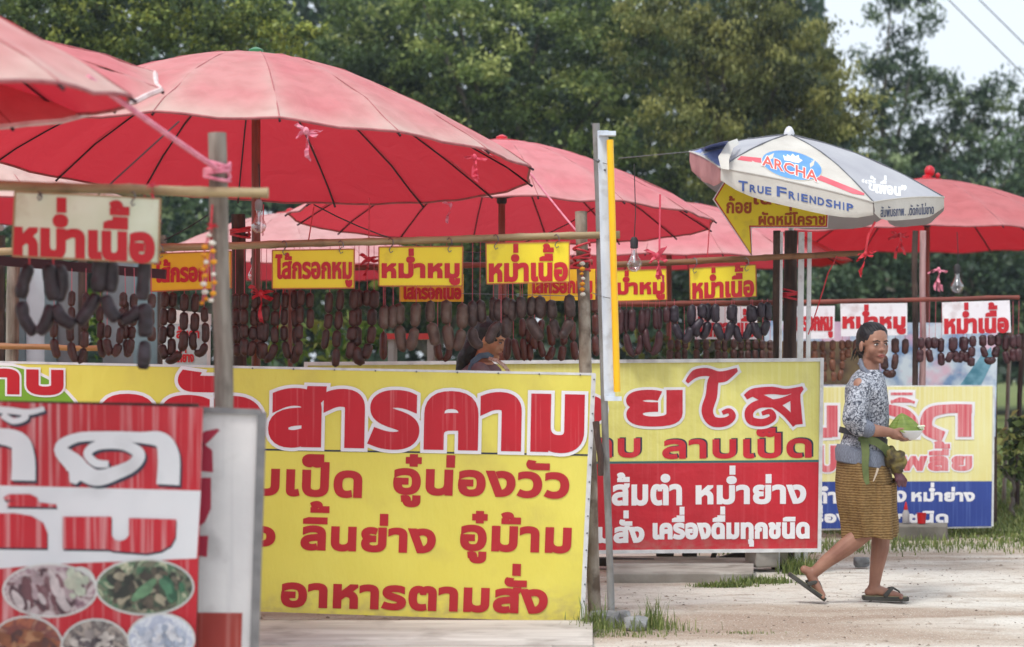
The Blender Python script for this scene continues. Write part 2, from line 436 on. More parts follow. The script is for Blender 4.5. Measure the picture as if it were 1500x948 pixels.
LAMPW = mat('lamp_housing_white', lin((214, 224, 234)), lin((196, 206, 218)), rough=.35, scale=6, stretch=(4, 4, 1), bump=.05, dirt=lin((150, 150, 150)), dscale=12)
LAMPY = mat('lamp_tube_yellow', lin((250, 196, 16)), lin((244, 186, 14)), rough=.3, scale=8, bump=0)
PWHT = mat('white_painted_metal', lin((232, 234, 238)), lin((214, 216, 220)), rough=.4, scale=8, bump=.05, dirt=lin((160, 150, 150)), dscale=14)
PINK = mat('pink_plastic', lin((236, 96, 120)), lin((224, 70, 96)), rough=.4, scale=9, bump=.3, bscale=60, trans=.35)
PINKP = mat('pale_pink_cord', lin((232, 150, 168)), lin((214, 116, 140)), rough=.6, scale=30, bump=.4, bscale=200)
REDP = mat('red_plastic_cord', lin((214, 52, 64)), lin((180, 30, 46)), rough=.5, scale=30, bump=.3, bscale=120)
STRG = mat('pink_string', lin((206, 96, 110)), rough=.7, bump=0)
WIRE = mat('wire_dark', lin((40, 38, 40)), rough=.6, bump=0)
HOOK = mat('hook_steel', lin((120, 122, 126)), rough=.35, metal=.8, bump=0)
CONC = mat('concrete', lin((170, 166, 158)), lin((140, 134, 126)), rough=.9, scale=5, bump=.5, bscale=25, dirt=lin((100, 94, 86)), dscale=5)
SAU = {
 'black': mat('sausage_blackish', lin((52, 41, 46)), lin((30, 22, 27)), rough=.5, scale=14, bump=.35, bscale=30, dirt=lin((83, 76, 86)), dscale=20, dlo=.5, dhi=.8),
 'brown': mat('sausage_brown', lin((81, 44, 36)), lin((48, 25, 24)), rough=.5, scale=16, bump=.3, bscale=40, dirt=lin((96, 67, 59)), dscale=22, dlo=.5, dhi=.8),
 'grey': mat('sausage_greybrown', lin((97, 72, 60)), lin((67, 46, 40)), rough=.55, scale=18, bump=.4, bscale=45, dirt=lin((120, 102, 89)), dscale=26, dlo=.5, dhi=.78),
 'dark': mat('sausage_dark_grey', lin((75, 54, 49)), lin((44, 30, 30)), rough=.5, scale=16, bump=.35, bscale=40, dirt=lin((113, 97, 92)), dscale=24, dlo=.5, dhi=.8),
 'red': mat('sausage_reddish', lin((89, 43, 36)), lin((62, 28, 27)), rough=.45, scale=16, bump=.3, bscale=40, dirt=lin((107, 60, 51)), dscale=22, dlo=.5, dhi=.8),
 'maroon': mat('sausage_maroon', lin((73, 35, 40)), lin((46, 22, 27)), rough=.45, scale=16, bump=.3, bscale=40, dirt=lin((92, 56, 57)), dscale=22, dlo=.5, dhi=.8),
 'purple': mat('sausage_purple_black', lin((51, 41, 52)), lin((28, 22, 30)), rough=.45, scale=16, bump=.3, bscale=40, dirt=lin((76, 65, 78)), dscale=22, dlo=.5, dhi=.8),
 'tan': mat('sausage_tan', lin((120, 75, 52)), lin((89, 52, 38)), rough=.45, scale=16, bump=.3, bscale=40),
}

# ------------------------------------------------------------------ generic banner frame and boards
def base_of(corners, d):
    xs = [c[0] for c in corners]; return (( (min(xs) + max(xs)) / 2 - 750) * d / F, d, 0)
def frame_bars(mb, c, d, wpx, depth=.03):
    n = len(c); s = d / F * wpx
    for i in range(n):
        a = P(*c[i], d); b = P(*c[(i + 1) % n], d); t = (b - a).normalized()
        e = t * (s / 2 if i % 2 == 0 else -s / 2)
        mb.beam(a - e, b + e, depth, s, up=Vector((0, -1, 0)).cross(t))

def outlined(s, bx, d, parent, bold, wb, m, off, mo=None, **k):
    k['lift'] = min(.22, max(.04, 1.35 * bold * 1.25 / (bx[3] - bx[1])))
    text_px(s, (bx[0] - wb, bx[1] - wb, bx[2] + wb, bx[3] + wb), d, mo or WHT, parent, bold=bold + wb, off=off, name='lettering_outline', **k)
    text_px(s, bx, d, m, parent, bold=bold, off=off + .0017, **k)
# ---- main yellow banner of the middle stall
D1 = 10.5
c1 = [(-170, 526), (872, 547), (855, 912), (-180, 877)]
def edge1(t):   # left end / right end helpers
    return 0
b1 = thing('banner', base_of(c1, D1), 'long yellow roadside banner with big red letters and thin dark line, middle stall', 'banner')
sheet(c1, D1, YEL, b1, 'cloth', thick=.012)
frame = MB()
for k in range(15):
    for (x_, y_) in ([(10 + k * 60, 532.5 + k * 1.21)] if k > 5 else []) + ([(870.2 - k * 1.13, 556 + k * 25)]):
        mb = MB(); mb.lathe(P(x_, y_, D1 - .005), [(.001, 0), (.0045, 0), (.0045, .003), (.001, .004)], 8, rot=Matrix.Rotation(R(90), 3, 'X')); mb.obj('nail', HOOK, b1)
c1i = [(-165, 532), (864, 553), (848, 905), (-175, 871)]
for a, b_ in zip(c1i, c1i[1:] + c1i[:1]):
    pa, pb = P(*a, D1 + .03), P(*b_, D1 + .03)
    frame.beam(pa, pb, .025, .025)
frame.obj('frame', WOODD, b1, smooth=False)
sheet([(866.5, 548), (873, 548), (856, 912), (849.5, 911)], D1, FRM, b1, 'white_hem', off=0.0024, thick=.003)
sheet([(-170, 525.5), (872, 546.5), (872, 550), (-170, 529)], D1, FRM, b1, 'white_hem', off=0.0025, thick=.003)
sheet([(-176, 648), (866, 665.5), (866, 668), (-176, 650.5)], D1, NAVY, b1, 'dark_line', off=0.0018, thick=.002)
el = [(-20 + 150 * math.cos(t), 640 + 112 * math.sin(t) + 0) for t in [math.pi * 2 * k / 48 for k in range(48)]]
clip = [(x, y) for x, y in el if y < 650 and x > -165]
eo = [(-20 + 146 * math.cos(math.pi * (1 + k / 24)), 640 + 107 * math.sin(math.pi * (1 + k / 24))) for k in range(25)]
ew = [(-20 + 152 * math.cos(math.pi * (1 + k / 24)), 642 + 113 * math.sin(math.pi * (1 + k / 24))) for k in range(25)]
eo = [(x, max(y, 536 + .02 * x)) for x, y in eo]; ew = [(x, max(y, 531.5 + .02 * x)) for x, y in ew]
sheet(ew, D1, WHT, b1, 'badge_border', off=0.0028, thick=.003)
sheet(eo, D1, GREEN, b1, 'badge', off=0.0040, thick=.003)
outlined('ลาบ', (-70, 540, 93, 578), D1, b1, 4.5, 3, RED, .0056, slope=.02)
for s, bx in (('ครัว', (146, 542, 386, 655)), ('สารคาม', (393, 569, 856, 660))):
    outlined(s, bx, D1, b1, 8.5, 5, REDH, .0042, slope=.02, lean=-.02, track=.05)
sh = dict(slope=.027, lean=-.035, off=0.0027)
for s, bx in (('ลาบเป็ด', (290, 664, 531, 727)), ('อู๋น่องวัว', (576, 668, 834, 746)), ('เนื้อ', (290, 740, 404, 800)), ('ลิ้นย่าง', (441, 736, 639, 809)),
              ('อู๋ม้าม', (674, 750, 837, 827)), ('ข้าว', (290, 815, 378, 880)), ('อาหารตามสั่ง', (412, 822, 803, 895))):
    text_px(s, bx, D1, REDM, b1, bold=3.1, track=.03, **sh)

# ---- second banner (yellow over red, white frame)
D2 = 12.9
c2 = [(448, 533), (1204, 527), (1200, 806), (446, 812)]
b2 = thing('banner', base_of(c2, D2), 'yellow and red banner in a white frame, partly behind the pole with the lamp', 'banner')
sheet(c2, D2, YEL2, b2, 'cloth', thick=.012)
sheet([(447, 683), (1201.5, 677), (1200, 804), (446, 810)], D2, REDB, b2, 'red_half', off=0.0018, thick=.002)
sheet([(447, 680), (1202, 673.5), (1202, 677), (447, 683)], D2, TEAL, b2, 'teal_line', off=0.0020, thick=.0035)
fm = MB()
for a, b_ in ((0, 1), (1, 2), (2, 3), (3, 0)):
    pa, pb = P(*c2[a], D2 - .006), P(*c2[b_], D2 - .006); t = (pb - pa).normalized() * .012
    fm.beam(pa + (t if a % 2 == 0 else -t), pb - (t if a % 2 == 0 else -t), .022, .022)
fm.obj('frame', FRM, b2, smooth=False)
outlined('สาว', (640, 575, 888, 626), D2, b2, 6, 4, REDB, .0027, slope=-.008)
# the word that reads on the right of the pole is a looped, brush-like letterform: drawn as strokes
def strokes(paths, d, m, parent, off, grow=0, name='lettering', dfun=None):
    """ribbon letter strokes: each path is a list of (x, y, width) in photo pixels"""
    mb = MB(); k = 0
    for path in paths:
        pts = [Vector((p[0], p[1])) for p in path]; ws = [p[2] for p in path]
        # smooth with catmull-rom
        sm = []; sw = []
        for i in range(len(pts) - 1):
            p0 = pts[max(i - 1, 0)]; p1 = pts[i]; p2 = pts[i + 1]; p3 = pts[min(i + 2, len(pts) - 1)]
            for j in range(6):
                t = j / 6
                q = .5 * ((2 * p1) + (-p0 + p2) * t + (2 * p0 - 5 * p1 + 4 * p2 - p3) * t * t + (-p0 + 3 * p1 - 3 * p2 + p3) * t ** 3)
                sm.append(q); sw.append(ws[i] * (1 - t) + ws[i + 1] * t)
        sm.append(pts[-1]); sw.append(ws[-1])
        D = (lambda x, y: d) if dfun is None else dfun
        rings = []
        for i, q in enumerate(sm):
            t = (sm[min(i + 1, len(sm) - 1)] - sm[max(i - 1, 0)])
            t = t.normalized() if t.length > 1e-6 else Vector((1, 0)); nn = Vector((-t.y, t.x)); h = sw[i] / 2 + grow
            e = Vector((0, 0))
            if i == 0: e = -t * grow
            if i == len(sm) - 1: e = t * grow
            ring = []
            for j in range(8):
                a_ = 2 * math.pi * (j + .5) / 8; q2 = q + e + nn * h * max(-1, min(1, 1.08 * math.cos(a_)))
                ring.append(P(q2.x, q2.y, D(q2.x, q2.y) - off - math.sin(a_) * .0007 - k * .0002))
            rings.append(ring)
        k += 1; mb.loft(rings)
    return mb.obj(name, m, parent, smooth=False)
YA = [[(936, 606, 4), (940, 600, 8), (934, 596, 8), (926, 600, 8), (928, 610, 9), (942, 612, 9), (948, 600, 12), (938, 583, 12), (926, 578, 11), (920, 584, 9)],
      [(944, 604, 12), (958, 600, 6), (952, 618, 11), (972, 620, 12), (988, 620, 13), (991, 600, 15), (991, 582, 15)]]
YO = [[(932, 588, 7), (922, 582, 9), (928, 574, 11), (944, 574, 13), (953, 583, 13), (942, 593, 11), (929, 598, 10), (924, 608, 12), (936, 618, 13), (960, 619, 13), (990, 618, 13)],
      [(990, 573, 15), (990, 624, 15)]]
OO = [[(1006, 560, 5), (1018, 548, 12), (1035, 545, 12), (1055, 549, 10), (1080, 541, 4)], [(1080, 542, 4), (1062, 552, 14), (1046, 556, 16), (1042, 580, 17), (1036, 602, 17), (1044, 617, 15), (1062, 618, 13), (1073, 610, 10), (1068, 602, 8), (1058, 605, 6)]]
SO = [[(1092, 582, 8), (1104, 575, 12), (1130, 572, 11), (1152, 574, 9), (1176, 568, 4)], [(1176, 568, 5), (1166, 578, 14), (1166, 600, 16), (1168, 622, 16)],
      [(1166, 578, 6), (1140, 590, 12), (1112, 592, 12), (1098, 602, 13), (1100, 616, 12), (1118, 619, 11), (1132, 612, 10), (1128, 603, 8), (1116, 606, 6)],
      [(1104, 577, 9), (1130, 590, 11), (1150, 604, 11), (1166, 622, 11)]]
for g, mm, o_ in ((4, WHT, .003), (0, REDB, .0056)):
    strokes(OO + SO, D2, mm, b2, o_, grow=g)
outlined('ย', (917, 571, 1000, 625), D2, b2, 4.5, 4, REDB, .003, slope=-.008)
for s, bx in (('ลาบ', (835, 642, 938, 671)), ('ลาบเป็ด', (970, 627, 1189, 672))):
    text_px(s, bx, D2, NAVY, b2, bold=1.6, off=0.0020, slope=-.008, dx=2.5, dy=-1.5, name='lettering_shadow')
    text_px(s, bx, D2, REDB, b2, bold=1.9, off=0.0027, slope=-.008)
for s, bx in (('ส้มตำ', (896, 692, 999, 741)), ('หม่ำย่าง', (1019, 682, 1181, 739)), ('ตามสั่ง', (830, 748, 944, 796)), ('เครื่องดื่มทุกชนิด', (956, 742, 1186, 801))):
    text_px(s, bx, D2, WHT, b2, bold=2.1, off=0.0034, slope=-.006)

# ---- third banner (faded yellow over blue)
D3 = 15.5
c3 = [(1110, 568), (1454, 566), (1452, 771), (1108, 776)]
b3 = thing('banner', base_of(c3, D3), 'faded pale yellow and blue banner behind the walking woman', 'banner')
sheet(c3, D3, YEL3, b3, 'cloth', thick=.012)
sheet([(1109, 706), (1453, 705), (1452, 771), (1108, 776)], D3, BLUE, b3, 'blue_half', off=0.0018, thick=.002)
fm = MB()
for a, b_ in ((0, 1), (1, 2), (2, 3), (3, 0)):
    fm.beam(P(*c3[a], D3 + .02), P(*c3[b_], D3 + .02), .03, .02)
fm.obj('frame', FRM, b3, smooth=False)
HD = [[(1165, 634, 18), (1188, 634, 16), (1219, 634, 14)], [(1219, 594, 16), (1219, 640, 16)],
      [(1262, 640, 18), (1258, 612, 18), (1290, 600, 14), (1322, 606, 18), (1335, 620, 20), (1336, 640, 18)],
      [(1382, 640, 16), (1358, 628, 18), (1362, 606, 17), (1388, 599, 13), (1424, 599, 13)], [(1413, 597, 20), (1413, 640, 20)],
      [(1305, 590, 4), (1320, 584, 4), (1340, 590, 4)], [(1305, 577, 4), (1337, 577, 4)], [(1305, 588, 4), (1337, 588, 4)]]
strokes(HD, D3, WHT, b3, .003, grow=4); strokes(HD, D3, PINKR, b3, .0056)
for s, bx in (('ลาบ', (1140, 652, 1226, 692)), ('พลี้ย', (1318, 646, 1424, 690))):
    outlined(s, bx, D3, b3, 2.4, 2.2, PINKR, .0025)
for s, bx in (('ส้มตำ', (1150, 711, 1226, 738)), ('ไก่ย่าง', (1240, 709, 1328, 736)), ('หม่ำย่าง', (1335, 707, 1428, 735)), ('เครื่องดื่มทุกชนิด', (1160, 740, 1389, 772))):
    text_px(s, bx, D3, WHT, b3, bold=1.3, off=0.0023)

# ---- photo banner standing behind the third stall
D3B = 16.3
bp_ = thing('photo_banner', base_of([(1180, 0), (1460, 0)], D3B), 'pale blue and pink photo banner with printed food, behind the far white signs', 'banner')
PHB = mat('printed_food_photo', lin((206, 220, 230)), lin((120, 150, 190)), rough=.45, scale=6, stretch=(1, 1, 1), lo=.42, hi=.62, bump=.1, dirt=lin((222, 176, 196)), dscale=3.5, dlo=.5, dhi=.6)
PHD = mat('printed_dark_photo', lin((70, 52, 44)), lin((120, 104, 74)), rough=.45, scale=7, bump=.1)
PTEAL = mat('print_teal_photo', lin((70, 130, 150)), lin((120, 170, 190)), rough=.45, scale=14, bump=.05)
sheet([(1120, 470), (1462, 474), (1458, 640), (1120, 640)], D3B, PHB, bp_, 'cloth', thick=.012)
sheet([(1120, 500), (1288, 500), (1288, 563), (1120, 563)], D3B, PHD, bp_, 'printed_picture', off=0.0024, thick=.003)
sheet([(1405, 566), (1438, 520), (1452, 508), (1454, 530), (1436, 566)], D3B, PTEAL, bp_, 'printed_picture', off=0.0024, thick=.003)
for xx in (1124, 1456):
    fp = MB(); fp.beam(P(xx, 476, D3B + .035), P(xx, gy(D3B), D3B + .035), .04, .04); fp.obj('support_post', WOODD, bp_, smooth=False)

# ---- front stall: red banner and the white board behind it
D0 = 7.0
c0 = [(-420, 578), (297, 597), (282, gy(D0) - 20), (-420, gy(D0) - 20)]
b0 = thing('banner', base_of(c0, D0), 'rain-streaked red and white banner with food photographs, nearest at the left edge', 'banner')
SL = .026
sheet(c0, D0, REDF, b0, 'cloth', thick=.012)
sheet([(-420, 700), (294, 719), (288, 818), (-420, 846), (-420, 900)][:4], D0, WHTF, b0, 'white_band', off=0.0018, thick=.002)
mbw = MB(); 
sheet([(-420, 848), (-60, 836), (0, 833), (120, 822), (200, 819), (200, 816), (-420, 830)], D0, WHTF, b0, 'white_band', off=0.0020, thick=.003)
KO1 = [[(-60, 700, 40), (-80, 650, 44), (-40, 634, 26), (20, 640, 34), (30, 702, 36)]]
DO = [[(172, 696, 26), (112, 706, 22)], ]
# big white letter with a spiral loop, its dark shadow behind
def front_letters(dx, dy, m, off, grow=0):
    P1 = [[(107, 707, 8), (112, 684, 30), (88, 658, 16), (110, 642, 12), (150, 639, 12), (205, 641, 14), (236, 645, 22), (247, 668, 30), (246, 709, 32)],
          [(112, 684, 26), (140, 700, 22), (172, 692, 18), (196, 680, 16), (203, 664, 16), (180, 652, 12), (145, 652, 12), (128, 664, 10), (140, 678, 10), (158, 680, 8)],
          [(-30, 702, 34), (-42, 660, 30), (-10, 640, 20), (26, 646, 26), (34, 670, 32), (34, 703, 34)],
          [(-40, 598, 8), (10, 601, 8), (40, 604, 7), (64, 599, 5)], [(4, 608, 8), (20, 617, 7), (38, 611, 7), (30, 603, 6)]]
    P1 = [[(x + dx, y + dy, w_) for x, y, w_ in s] for s in P1]
    strokes(P1, D0, m, b0, off, grow)
front_letters(3, 4, NAVY, .003, 1); front_letters(0, 0, WHTF, .0055, 1)
MOP = [[(92, 757), (163, 757), (163, 784), (168, 791), (176, 793), (184, 790), (189, 784), (189, 759), (258, 761), (257, 786), (250, 799), (236, 807), (215, 811), (165, 807), (160, 805), (92, 804)],
       [(-90, 757), (-60, 753), (20, 752), (46, 756), (63, 766), (69, 780), (69, 803), (-90, 801)],
       [(5, 729), (12, 724), (44, 724), (54, 729), (57, 736), (82, 739), (83, 743), (10, 742), (12, 735), (24, 733), (8, 733)]]
for q in MOP:
    sheet([(x + 1, y + 3) for x, y in q], D0, NAVY, b0, 'lettering_shadow', off=.0036, thick=.0012); sheet(q, D0, REDF, b0, 'lettering', off=.0060, thick=.0015)
def food_mat(name, cols, scale):
    m = bpy.data.materials.new(name); m.use_nodes = True; nt = m.node_tree; b = nt.nodes['Principled BSDF']; b.inputs['Roughness'].default_value = .45
    tc = N(nt, 'ShaderNodeTexCoord'); v = N(nt, 'ShaderNodeTexNoise'); v.inputs['Scale'].default_value = scale; v.inputs['Detail'].default_value = 3; v.inputs['Distortion'].default_value = 1.8
    nt.links.new(tc.outputs['Object'], v.inputs['Vector'])
    c = ramp(nt, v.outputs['Fac'], [(.28 + .44 * i / (len(cols) - 1), lin(k)) for i, k in enumerate(cols)])
    nt.links.new(c, b.inputs['Base Color']); return m
FM = [food_mat('print_meat', [(90, 70, 80), (150, 120, 130), (200, 190, 190), (110, 70, 74), (190, 180, 184)], 12),
      food_mat('print_salad', [(40, 60, 50), (60, 70, 60), (120, 120, 100), (60, 110, 80), (200, 200, 170), (70, 60, 50)], 14),
      food_mat('print_roast', [(120, 70, 50), (170, 100, 70), (110, 60, 60), (190, 150, 120)], 13),
      food_mat('print_larb', [(110, 100, 100), (170, 160, 150), (80, 74, 76), (210, 206, 196)], 15),
      food_mat('print_rice', [(190, 200, 210), (170, 180, 200), (220, 226, 230), (150, 160, 176)], 22)]
FW = mat('print_dish_rim', lin((214, 216, 212)), lin((196, 200, 196)), rough=.5, bump=0)
PGREEN = mat('print_herb_green', lin((110, 170, 130)), lin((60, 130, 90)), rough=.5, bump=0, scale=20)
def ell(cx, cy, rx, ry, rot=0, n=36):
    return [(cx + rx * math.cos(2 * math.pi * k / n) * math.cos(rot) - ry * math.sin(2 * math.pi * k / n) * math.sin(rot),
             cy + rx * math.cos(2 * math.pi * k / n) * math.sin(rot) + ry * math.sin(2 * math.pi * k / n) * math.cos(rot)) for k in range(n)]
for k, (cx, cy, rx, ry) in enumerate(((73, 865, 70, 40), (212, 860, 73, 42), (38, 950, 56, 48), (140, 950, 52, 44), (236, 936, 50, 38))):
    o0 = .003 + k * .0016
    sheet(ell(cx, cy, rx, ry), D0, FW, b0, 'dish_rim', off=o0, thick=.0007)
    sheet(ell(cx, cy, rx - 3, ry - 3), D0, FM[k], b0, 'food_picture', off=o0 + .0008, thick=.0005)
sheet(ell(115, 862, 26, 32, .2), D0, FW, b0, 'food_picture', off=0.0037, thick=.001)
def food(cx, cy, rx, ry, cols, n, size, off, seed, asp=1.8, ang=None):
    rd = random.Random(seed); mb = MB()
    for k in range(n):
        r_ = rd.random() ** .5 * .86; a_ = rd.uniform(0, 6.28); x, y = cx + rx * r_ * math.cos(a_), cy + ry * r_ * math.sin(a_); s_ = size * rd.uniform(.5, 1.3); o_ = rd.uniform(0, 3.14) if ang is None else ang + rd.uniform(-.3, .3)
        pts = [(x + s_ * asp * math.cos(t) * (1 + rd.uniform(-.25, .25)) * math.cos(o_) - s_ * math.sin(t) * math.sin(o_), y + s_ * asp * math.cos(t) * math.sin(o_) + s_ * math.sin(t) * (1 + rd.uniform(-.25, .25)) * math.cos(o_)) for t in [2 * math.pi * q / 9 for q in range(9)]]
        mb.cur = k % len(cols); z = off + k * .00003; mb.add([P(px_, py_, D0 - z) for px_, py_ in pts], [tuple(range(9))])
    mb.obj('food_picture', [mat('food_print_%d_%d_%d' % c_, lin(c_), lin(tuple(int(v * .82) for v in c_)), rough=.45, scale=30, bump=0) for c_ in cols], b0, smooth=False)
food(62, 868, 50, 28, [(92, 66, 74), (136, 100, 106), (180, 160, 164), (112, 74, 80), (206, 196, 196)], 70, 5.5, .0062, 1, 2.4, 1.2)
food(110, 856, 20, 22, [(206, 210, 190), (190, 200, 180)], 12, 7, .0085, 7, 1.2)
food(212, 862, 62, 32, [(58, 62, 54), (112, 106, 90), (74, 70, 62), (168, 162, 138), (64, 80, 64), (50, 56, 50), (96, 88, 76)], 90, 5.6, .0080, 2, 1.7)
food(255, 862, 14, 26, [(62, 116, 86), (52, 98, 74), (80, 132, 100)], 6, 7, .0125, 3, 2.2, 1.2); food(208, 866, 16, 9, [(112, 156, 116), (100, 140, 104)], 3, 6, .0125, 4, 2.6, -.5)
food(38, 955, 46, 38, [(150, 92, 62), (110, 64, 50), (176, 128, 92), (92, 58, 54)], 50, 7, .0100, 5, 1.8); food(140, 955, 42, 34, [(96, 88, 92), (160, 152, 148), (204, 198, 190), (74, 64, 70)], 70, 4.5, .0116, 6, 1.6)
food(236, 934, 36, 22, [(200, 208, 220), (176, 188, 206), (226, 230, 236), (156, 168, 186)], 50, 5.5, .0132, 8, 1.2)
sheet([(188, 925), (284, 925), (270, 960), (250, 974), (215, 974), (200, 960)], D0, FW, b0, 'food_picture', off=0.0088, thick=.001)
fr = MB()
for a, b_ in (((-400, 590), (290, 600)), ((286, 600), (276, gy(D0)))): fr.beam(P(*a, D0 + .04), P(*b_, D0 + .04), .04, .04)
fr.obj('frame', WOODD, b0, smooth=False)

D0B = 7.12
cb = [(150, 597), (383, 606), (367, gy(D0B) - 12), (150, gy(D0B) - 12)]
bb = thing('board', base_of(cb, D0B), 'worn white board with cut-off red letters, standing behind the front red banner', 'board')
WBRD = mat('worn_white_board', lin((226, 226, 224)), lin((206, 206, 206)), rough=.5, scale=3, bump=.15, dirt=lin((140, 138, 138)), dscale=6, dlo=.56, dhi=.85, streak=(lin((190, 190, 192)), .5, .55, .75))
BRK = mat('print_brick', lin((170, 60, 48)), lin((150, 50, 42)), rough=.6, scale=5, bump=.1, streak=(lin((200, 150, 140)), .4, .5, .75))
sheet(cb, D0B, WBRD, bb, 'panel', thick=.015)
MAR = mat('print_maroon_red', lin((176, 40, 68)), rough=.5, bump=.05)
for q in ([(291, 640), (300, 632), (318, 628), (322, 630), (308, 645), (291, 660)], [(291, 690), (312, 692), (311, 660), (296, 648), (291, 650)],
          [(291, 700), (309, 700), (309, 745), (300, 765), (291, 772)], [(288, 785), (305, 785), (303, 816), (288, 814)]):
    sheet(q, D0B, MAR, bb, 'print', off=0.0018, thick=.002)
sheet([(250, 897), (355, 898), (350, gy(D0B) - 40), (250, gy(D0B) - 40)], D0B, BRK, bb, 'print', off=0.0018, thick=.002)
ALU = mat('aluminium_edge', lin((150, 150, 150)), lin((120, 120, 122)), rough=.4, metal=.6, scale=10, bump=.1)
em = MB(); em.beam(P(384, 604, D0B), P(368, gy(D0B), D0B), .03, .02); em.beam(P(150, 594, D0B), P(383, 604, D0B), .03, .02)
em.obj('edge_strip', ALU, bb, smooth=False)
# ------------------------------------------------------------------ parasols
PINKTOP = lin((220, 140, 144)); PEACH = lin((224, 200, 190))
CAN = fadedred('canopy_faded_pink', PINKTOP, PEACH, lin((196, 42, 56)), lin((228, 64, 78)), fade=.42)
CAN2 = fadedred('canopy_faded_rose', lin((228, 144, 150)), lin((230, 182, 180)), lin((202, 50, 66)), lin((232, 74, 88)), fade=.5)
CAN3 = fadedred('canopy_dusty_red', lin((208, 124, 126)), lin((214, 150, 150)), lin((206, 40, 54)), lin((230, 52, 64)), fade=.5)
TRIM = mat('pale_trim', lin((228, 206, 204)), lin((206, 170, 168)), rough=.7, scale=14, bump=.2)
FINR = mat('red_finial', lin((200, 20, 40)), rough=.35, bump=0)
FING = mat('green_finial', lin((60, 130, 80)), rough=.35, bump=0)

def s_i(th, n): return math.floor(th / (2 * math.pi / n)) * 1.37
def parasol(px, d, eye_h, Rd, rise, n, tiltx, tilty, label, m, phase=.5, power=1.65, trim=None, finial='r', seed=1, sag=.012,
            pole=True, wrinkle=.010, hub_px=None, ground=0, struts=True, group='big faded red parasols over the stalls', polemat=None, wave=0, lowpole=None, bl=0):
    """round cloth parasol: centre above photo column px, d metres off, rim eye_h metres over the lens"""
    rnd = random.Random(seed)
    cx = (px - 750) * d / F; cy = d; cz = EYE + eye_h
    t = thing('parasol', (cx, cy, ground), label, 'parasol', group)
    def surf(r, th, inner=0):
        k = (th / (2 * math.pi / n) - phase) % 1.0; dth = (k - .5) * 2 * math.pi / n
        rr = r * Rd * (math.cos(math.pi / n) / math.cos(dth) if True else 1) 
        mid = 1 - abs(2 * k - 1)                       # 0 on a rib, 1 between
        h = rise * (1 - r ** power) - sag * mid ** 1.5 * r ** 2.2 * math.sin(min(1, r) * math.pi * .5)
        rr *= 1 - .008 * mid * r ** 3
        q = (th - phase * 2 * math.pi / n)
        h += wrinkle * noise.noise(Vector((math.cos(th) * 3 * r * 2, math.sin(th) * 3 * r * 2, seed * 3.1))) * r
        fold = math.exp(-((min(k, 1 - k)) * 7) ** 2) * r ** 3
        fr_ = 1 - r ** 9
        h += wrinkle * 1.3 * fold * fr_ * math.sin(r * 26 + seed + round(q / (2 * math.pi / n)) * 1.7)
        h += wrinkle * 1.5 * fr_ * r ** 2 * math.sin(k * 2 * math.pi * 2.5 + seed + r * 2.2 + 2 * noise.noise(Vector((s_i(th, n), seed, 1)))) * (1 - abs(2 * k - 1)) ** .6
        x = rr * math.cos(th); y = rr * math.sin(th)
        return Vector((cx + x, cy + y, cz + h + tiltx * x + tilty * y - inner))
    # cloth
    mb = MB(); bleach = []; NR, NT = 22, 8
    for s in range(n):
        base = len(mb.v); vs = []
        for i in range(NR + 1):
            r = (i / NR) ** .8
            for j in range(NT + 1):
                k = j / NT; kk = min(max(k, .0005), .9995)
                th = (s + phase + kk) * 2 * math.pi / n
                vs.append(surf(max(r, .015), th)); e = min(k, 1 - k)
                bleach.append(bl +   .45 * max(0, (r - .78) / .22) ** 2 + .22 * math.exp(-(e * 9) ** 2) * r + rnd.uniform(-.01, .01) + .10 * ((s * 7 + seed) % 3 - 1) * .5)
        fs = []
        for i in range(NR):
            for j in range(NT):
                a = i * (NT + 1) + j; fs.append((a, a + NT + 1, a + NT + 2, a + 1))
        mb.add(vs, fs)
    can = mb.obj('canopy', m, t, sharp=False)
    at = can.data.attributes.new('bleach', 'FLOAT', 'POINT'); at.data.foreach_set('value', bleach)
    # hem
    hm = MB(); path = []
    for s in range(n):
        for j in range(NT): path.append(surf(1.0, (s + phase + max(j / NT, .0005)) * 2 * math.pi / n, .004))
    path.append(path[0]); hm.tube(path, .007 if trim is None else .012, 5, cap=False)
    hm.obj('hem', trim or HEM, t)
    # ribs and struts
    top = cz + rise * .995
    hubz = cz + rise * .28 if hub_px is None else hub_px
    for s in range(n):
        th = (s + phase + 0.0005) * 2 * math.pi / n
        rb = MB(); rb.tube([surf(r, th, .012) for r in (.03, .2, .4, .6, .8, .92, 1.0, 1.012)], [.005] * 6 + [.006, .007], 5)
        ro = rb.obj('rib', RIB, t)
        sm_ = MB(); sm_.tube([surf(r, th, -.002) for r in (.03, .2, .4, .6, .8, .92, 1.0)], .0028, 4); sm_.obj('seam', SEAM, t)
        if struts:
            st = MB(); a = surf(.52, th, .02); st.tube([Vector((cx + .03 * math.cos(th), cy + .03 * math.sin(th), hubz)), a], .0035, 4)
            st.obj('strut', RIB, t)
    hb = MB(); hb.lathe((cx, cy, hubz - .04), [(.028, 0), (.036, .01), (.036, .07), (.024, .09)], 10); hb.obj('hub', POLEK, t)
    if pole:
        pm = MB(); pm.tube([(cx, cy, hubz + .05), (cx, cy, top)], .021, 10); pm.obj('upper_pole', POLEK, t)
        pm = MB(); pm.tube([(cx, cy, ground), (cx, cy, hubz + .06)], .024 if lowpole is None else lowpole, 12); pm.obj('pole', polemat or POLEB, t)
    fb = MB(); tz = surf(.015, 0)[2]
    fb.lathe((cx, cy, tz - .01), [(.13, -.005), (.13, .012), (.06, .022), (.04, .024), (.04, .04), (.016, .052), (.004, .056)], 14)
    fb.obj('finial', FINR if finial == 'r' else FING, t)
    return t, surf, (cx, cy, cz)
SEAM = mat('canopy_seam', lin((190, 108, 112)), rough=.8, bump=0)
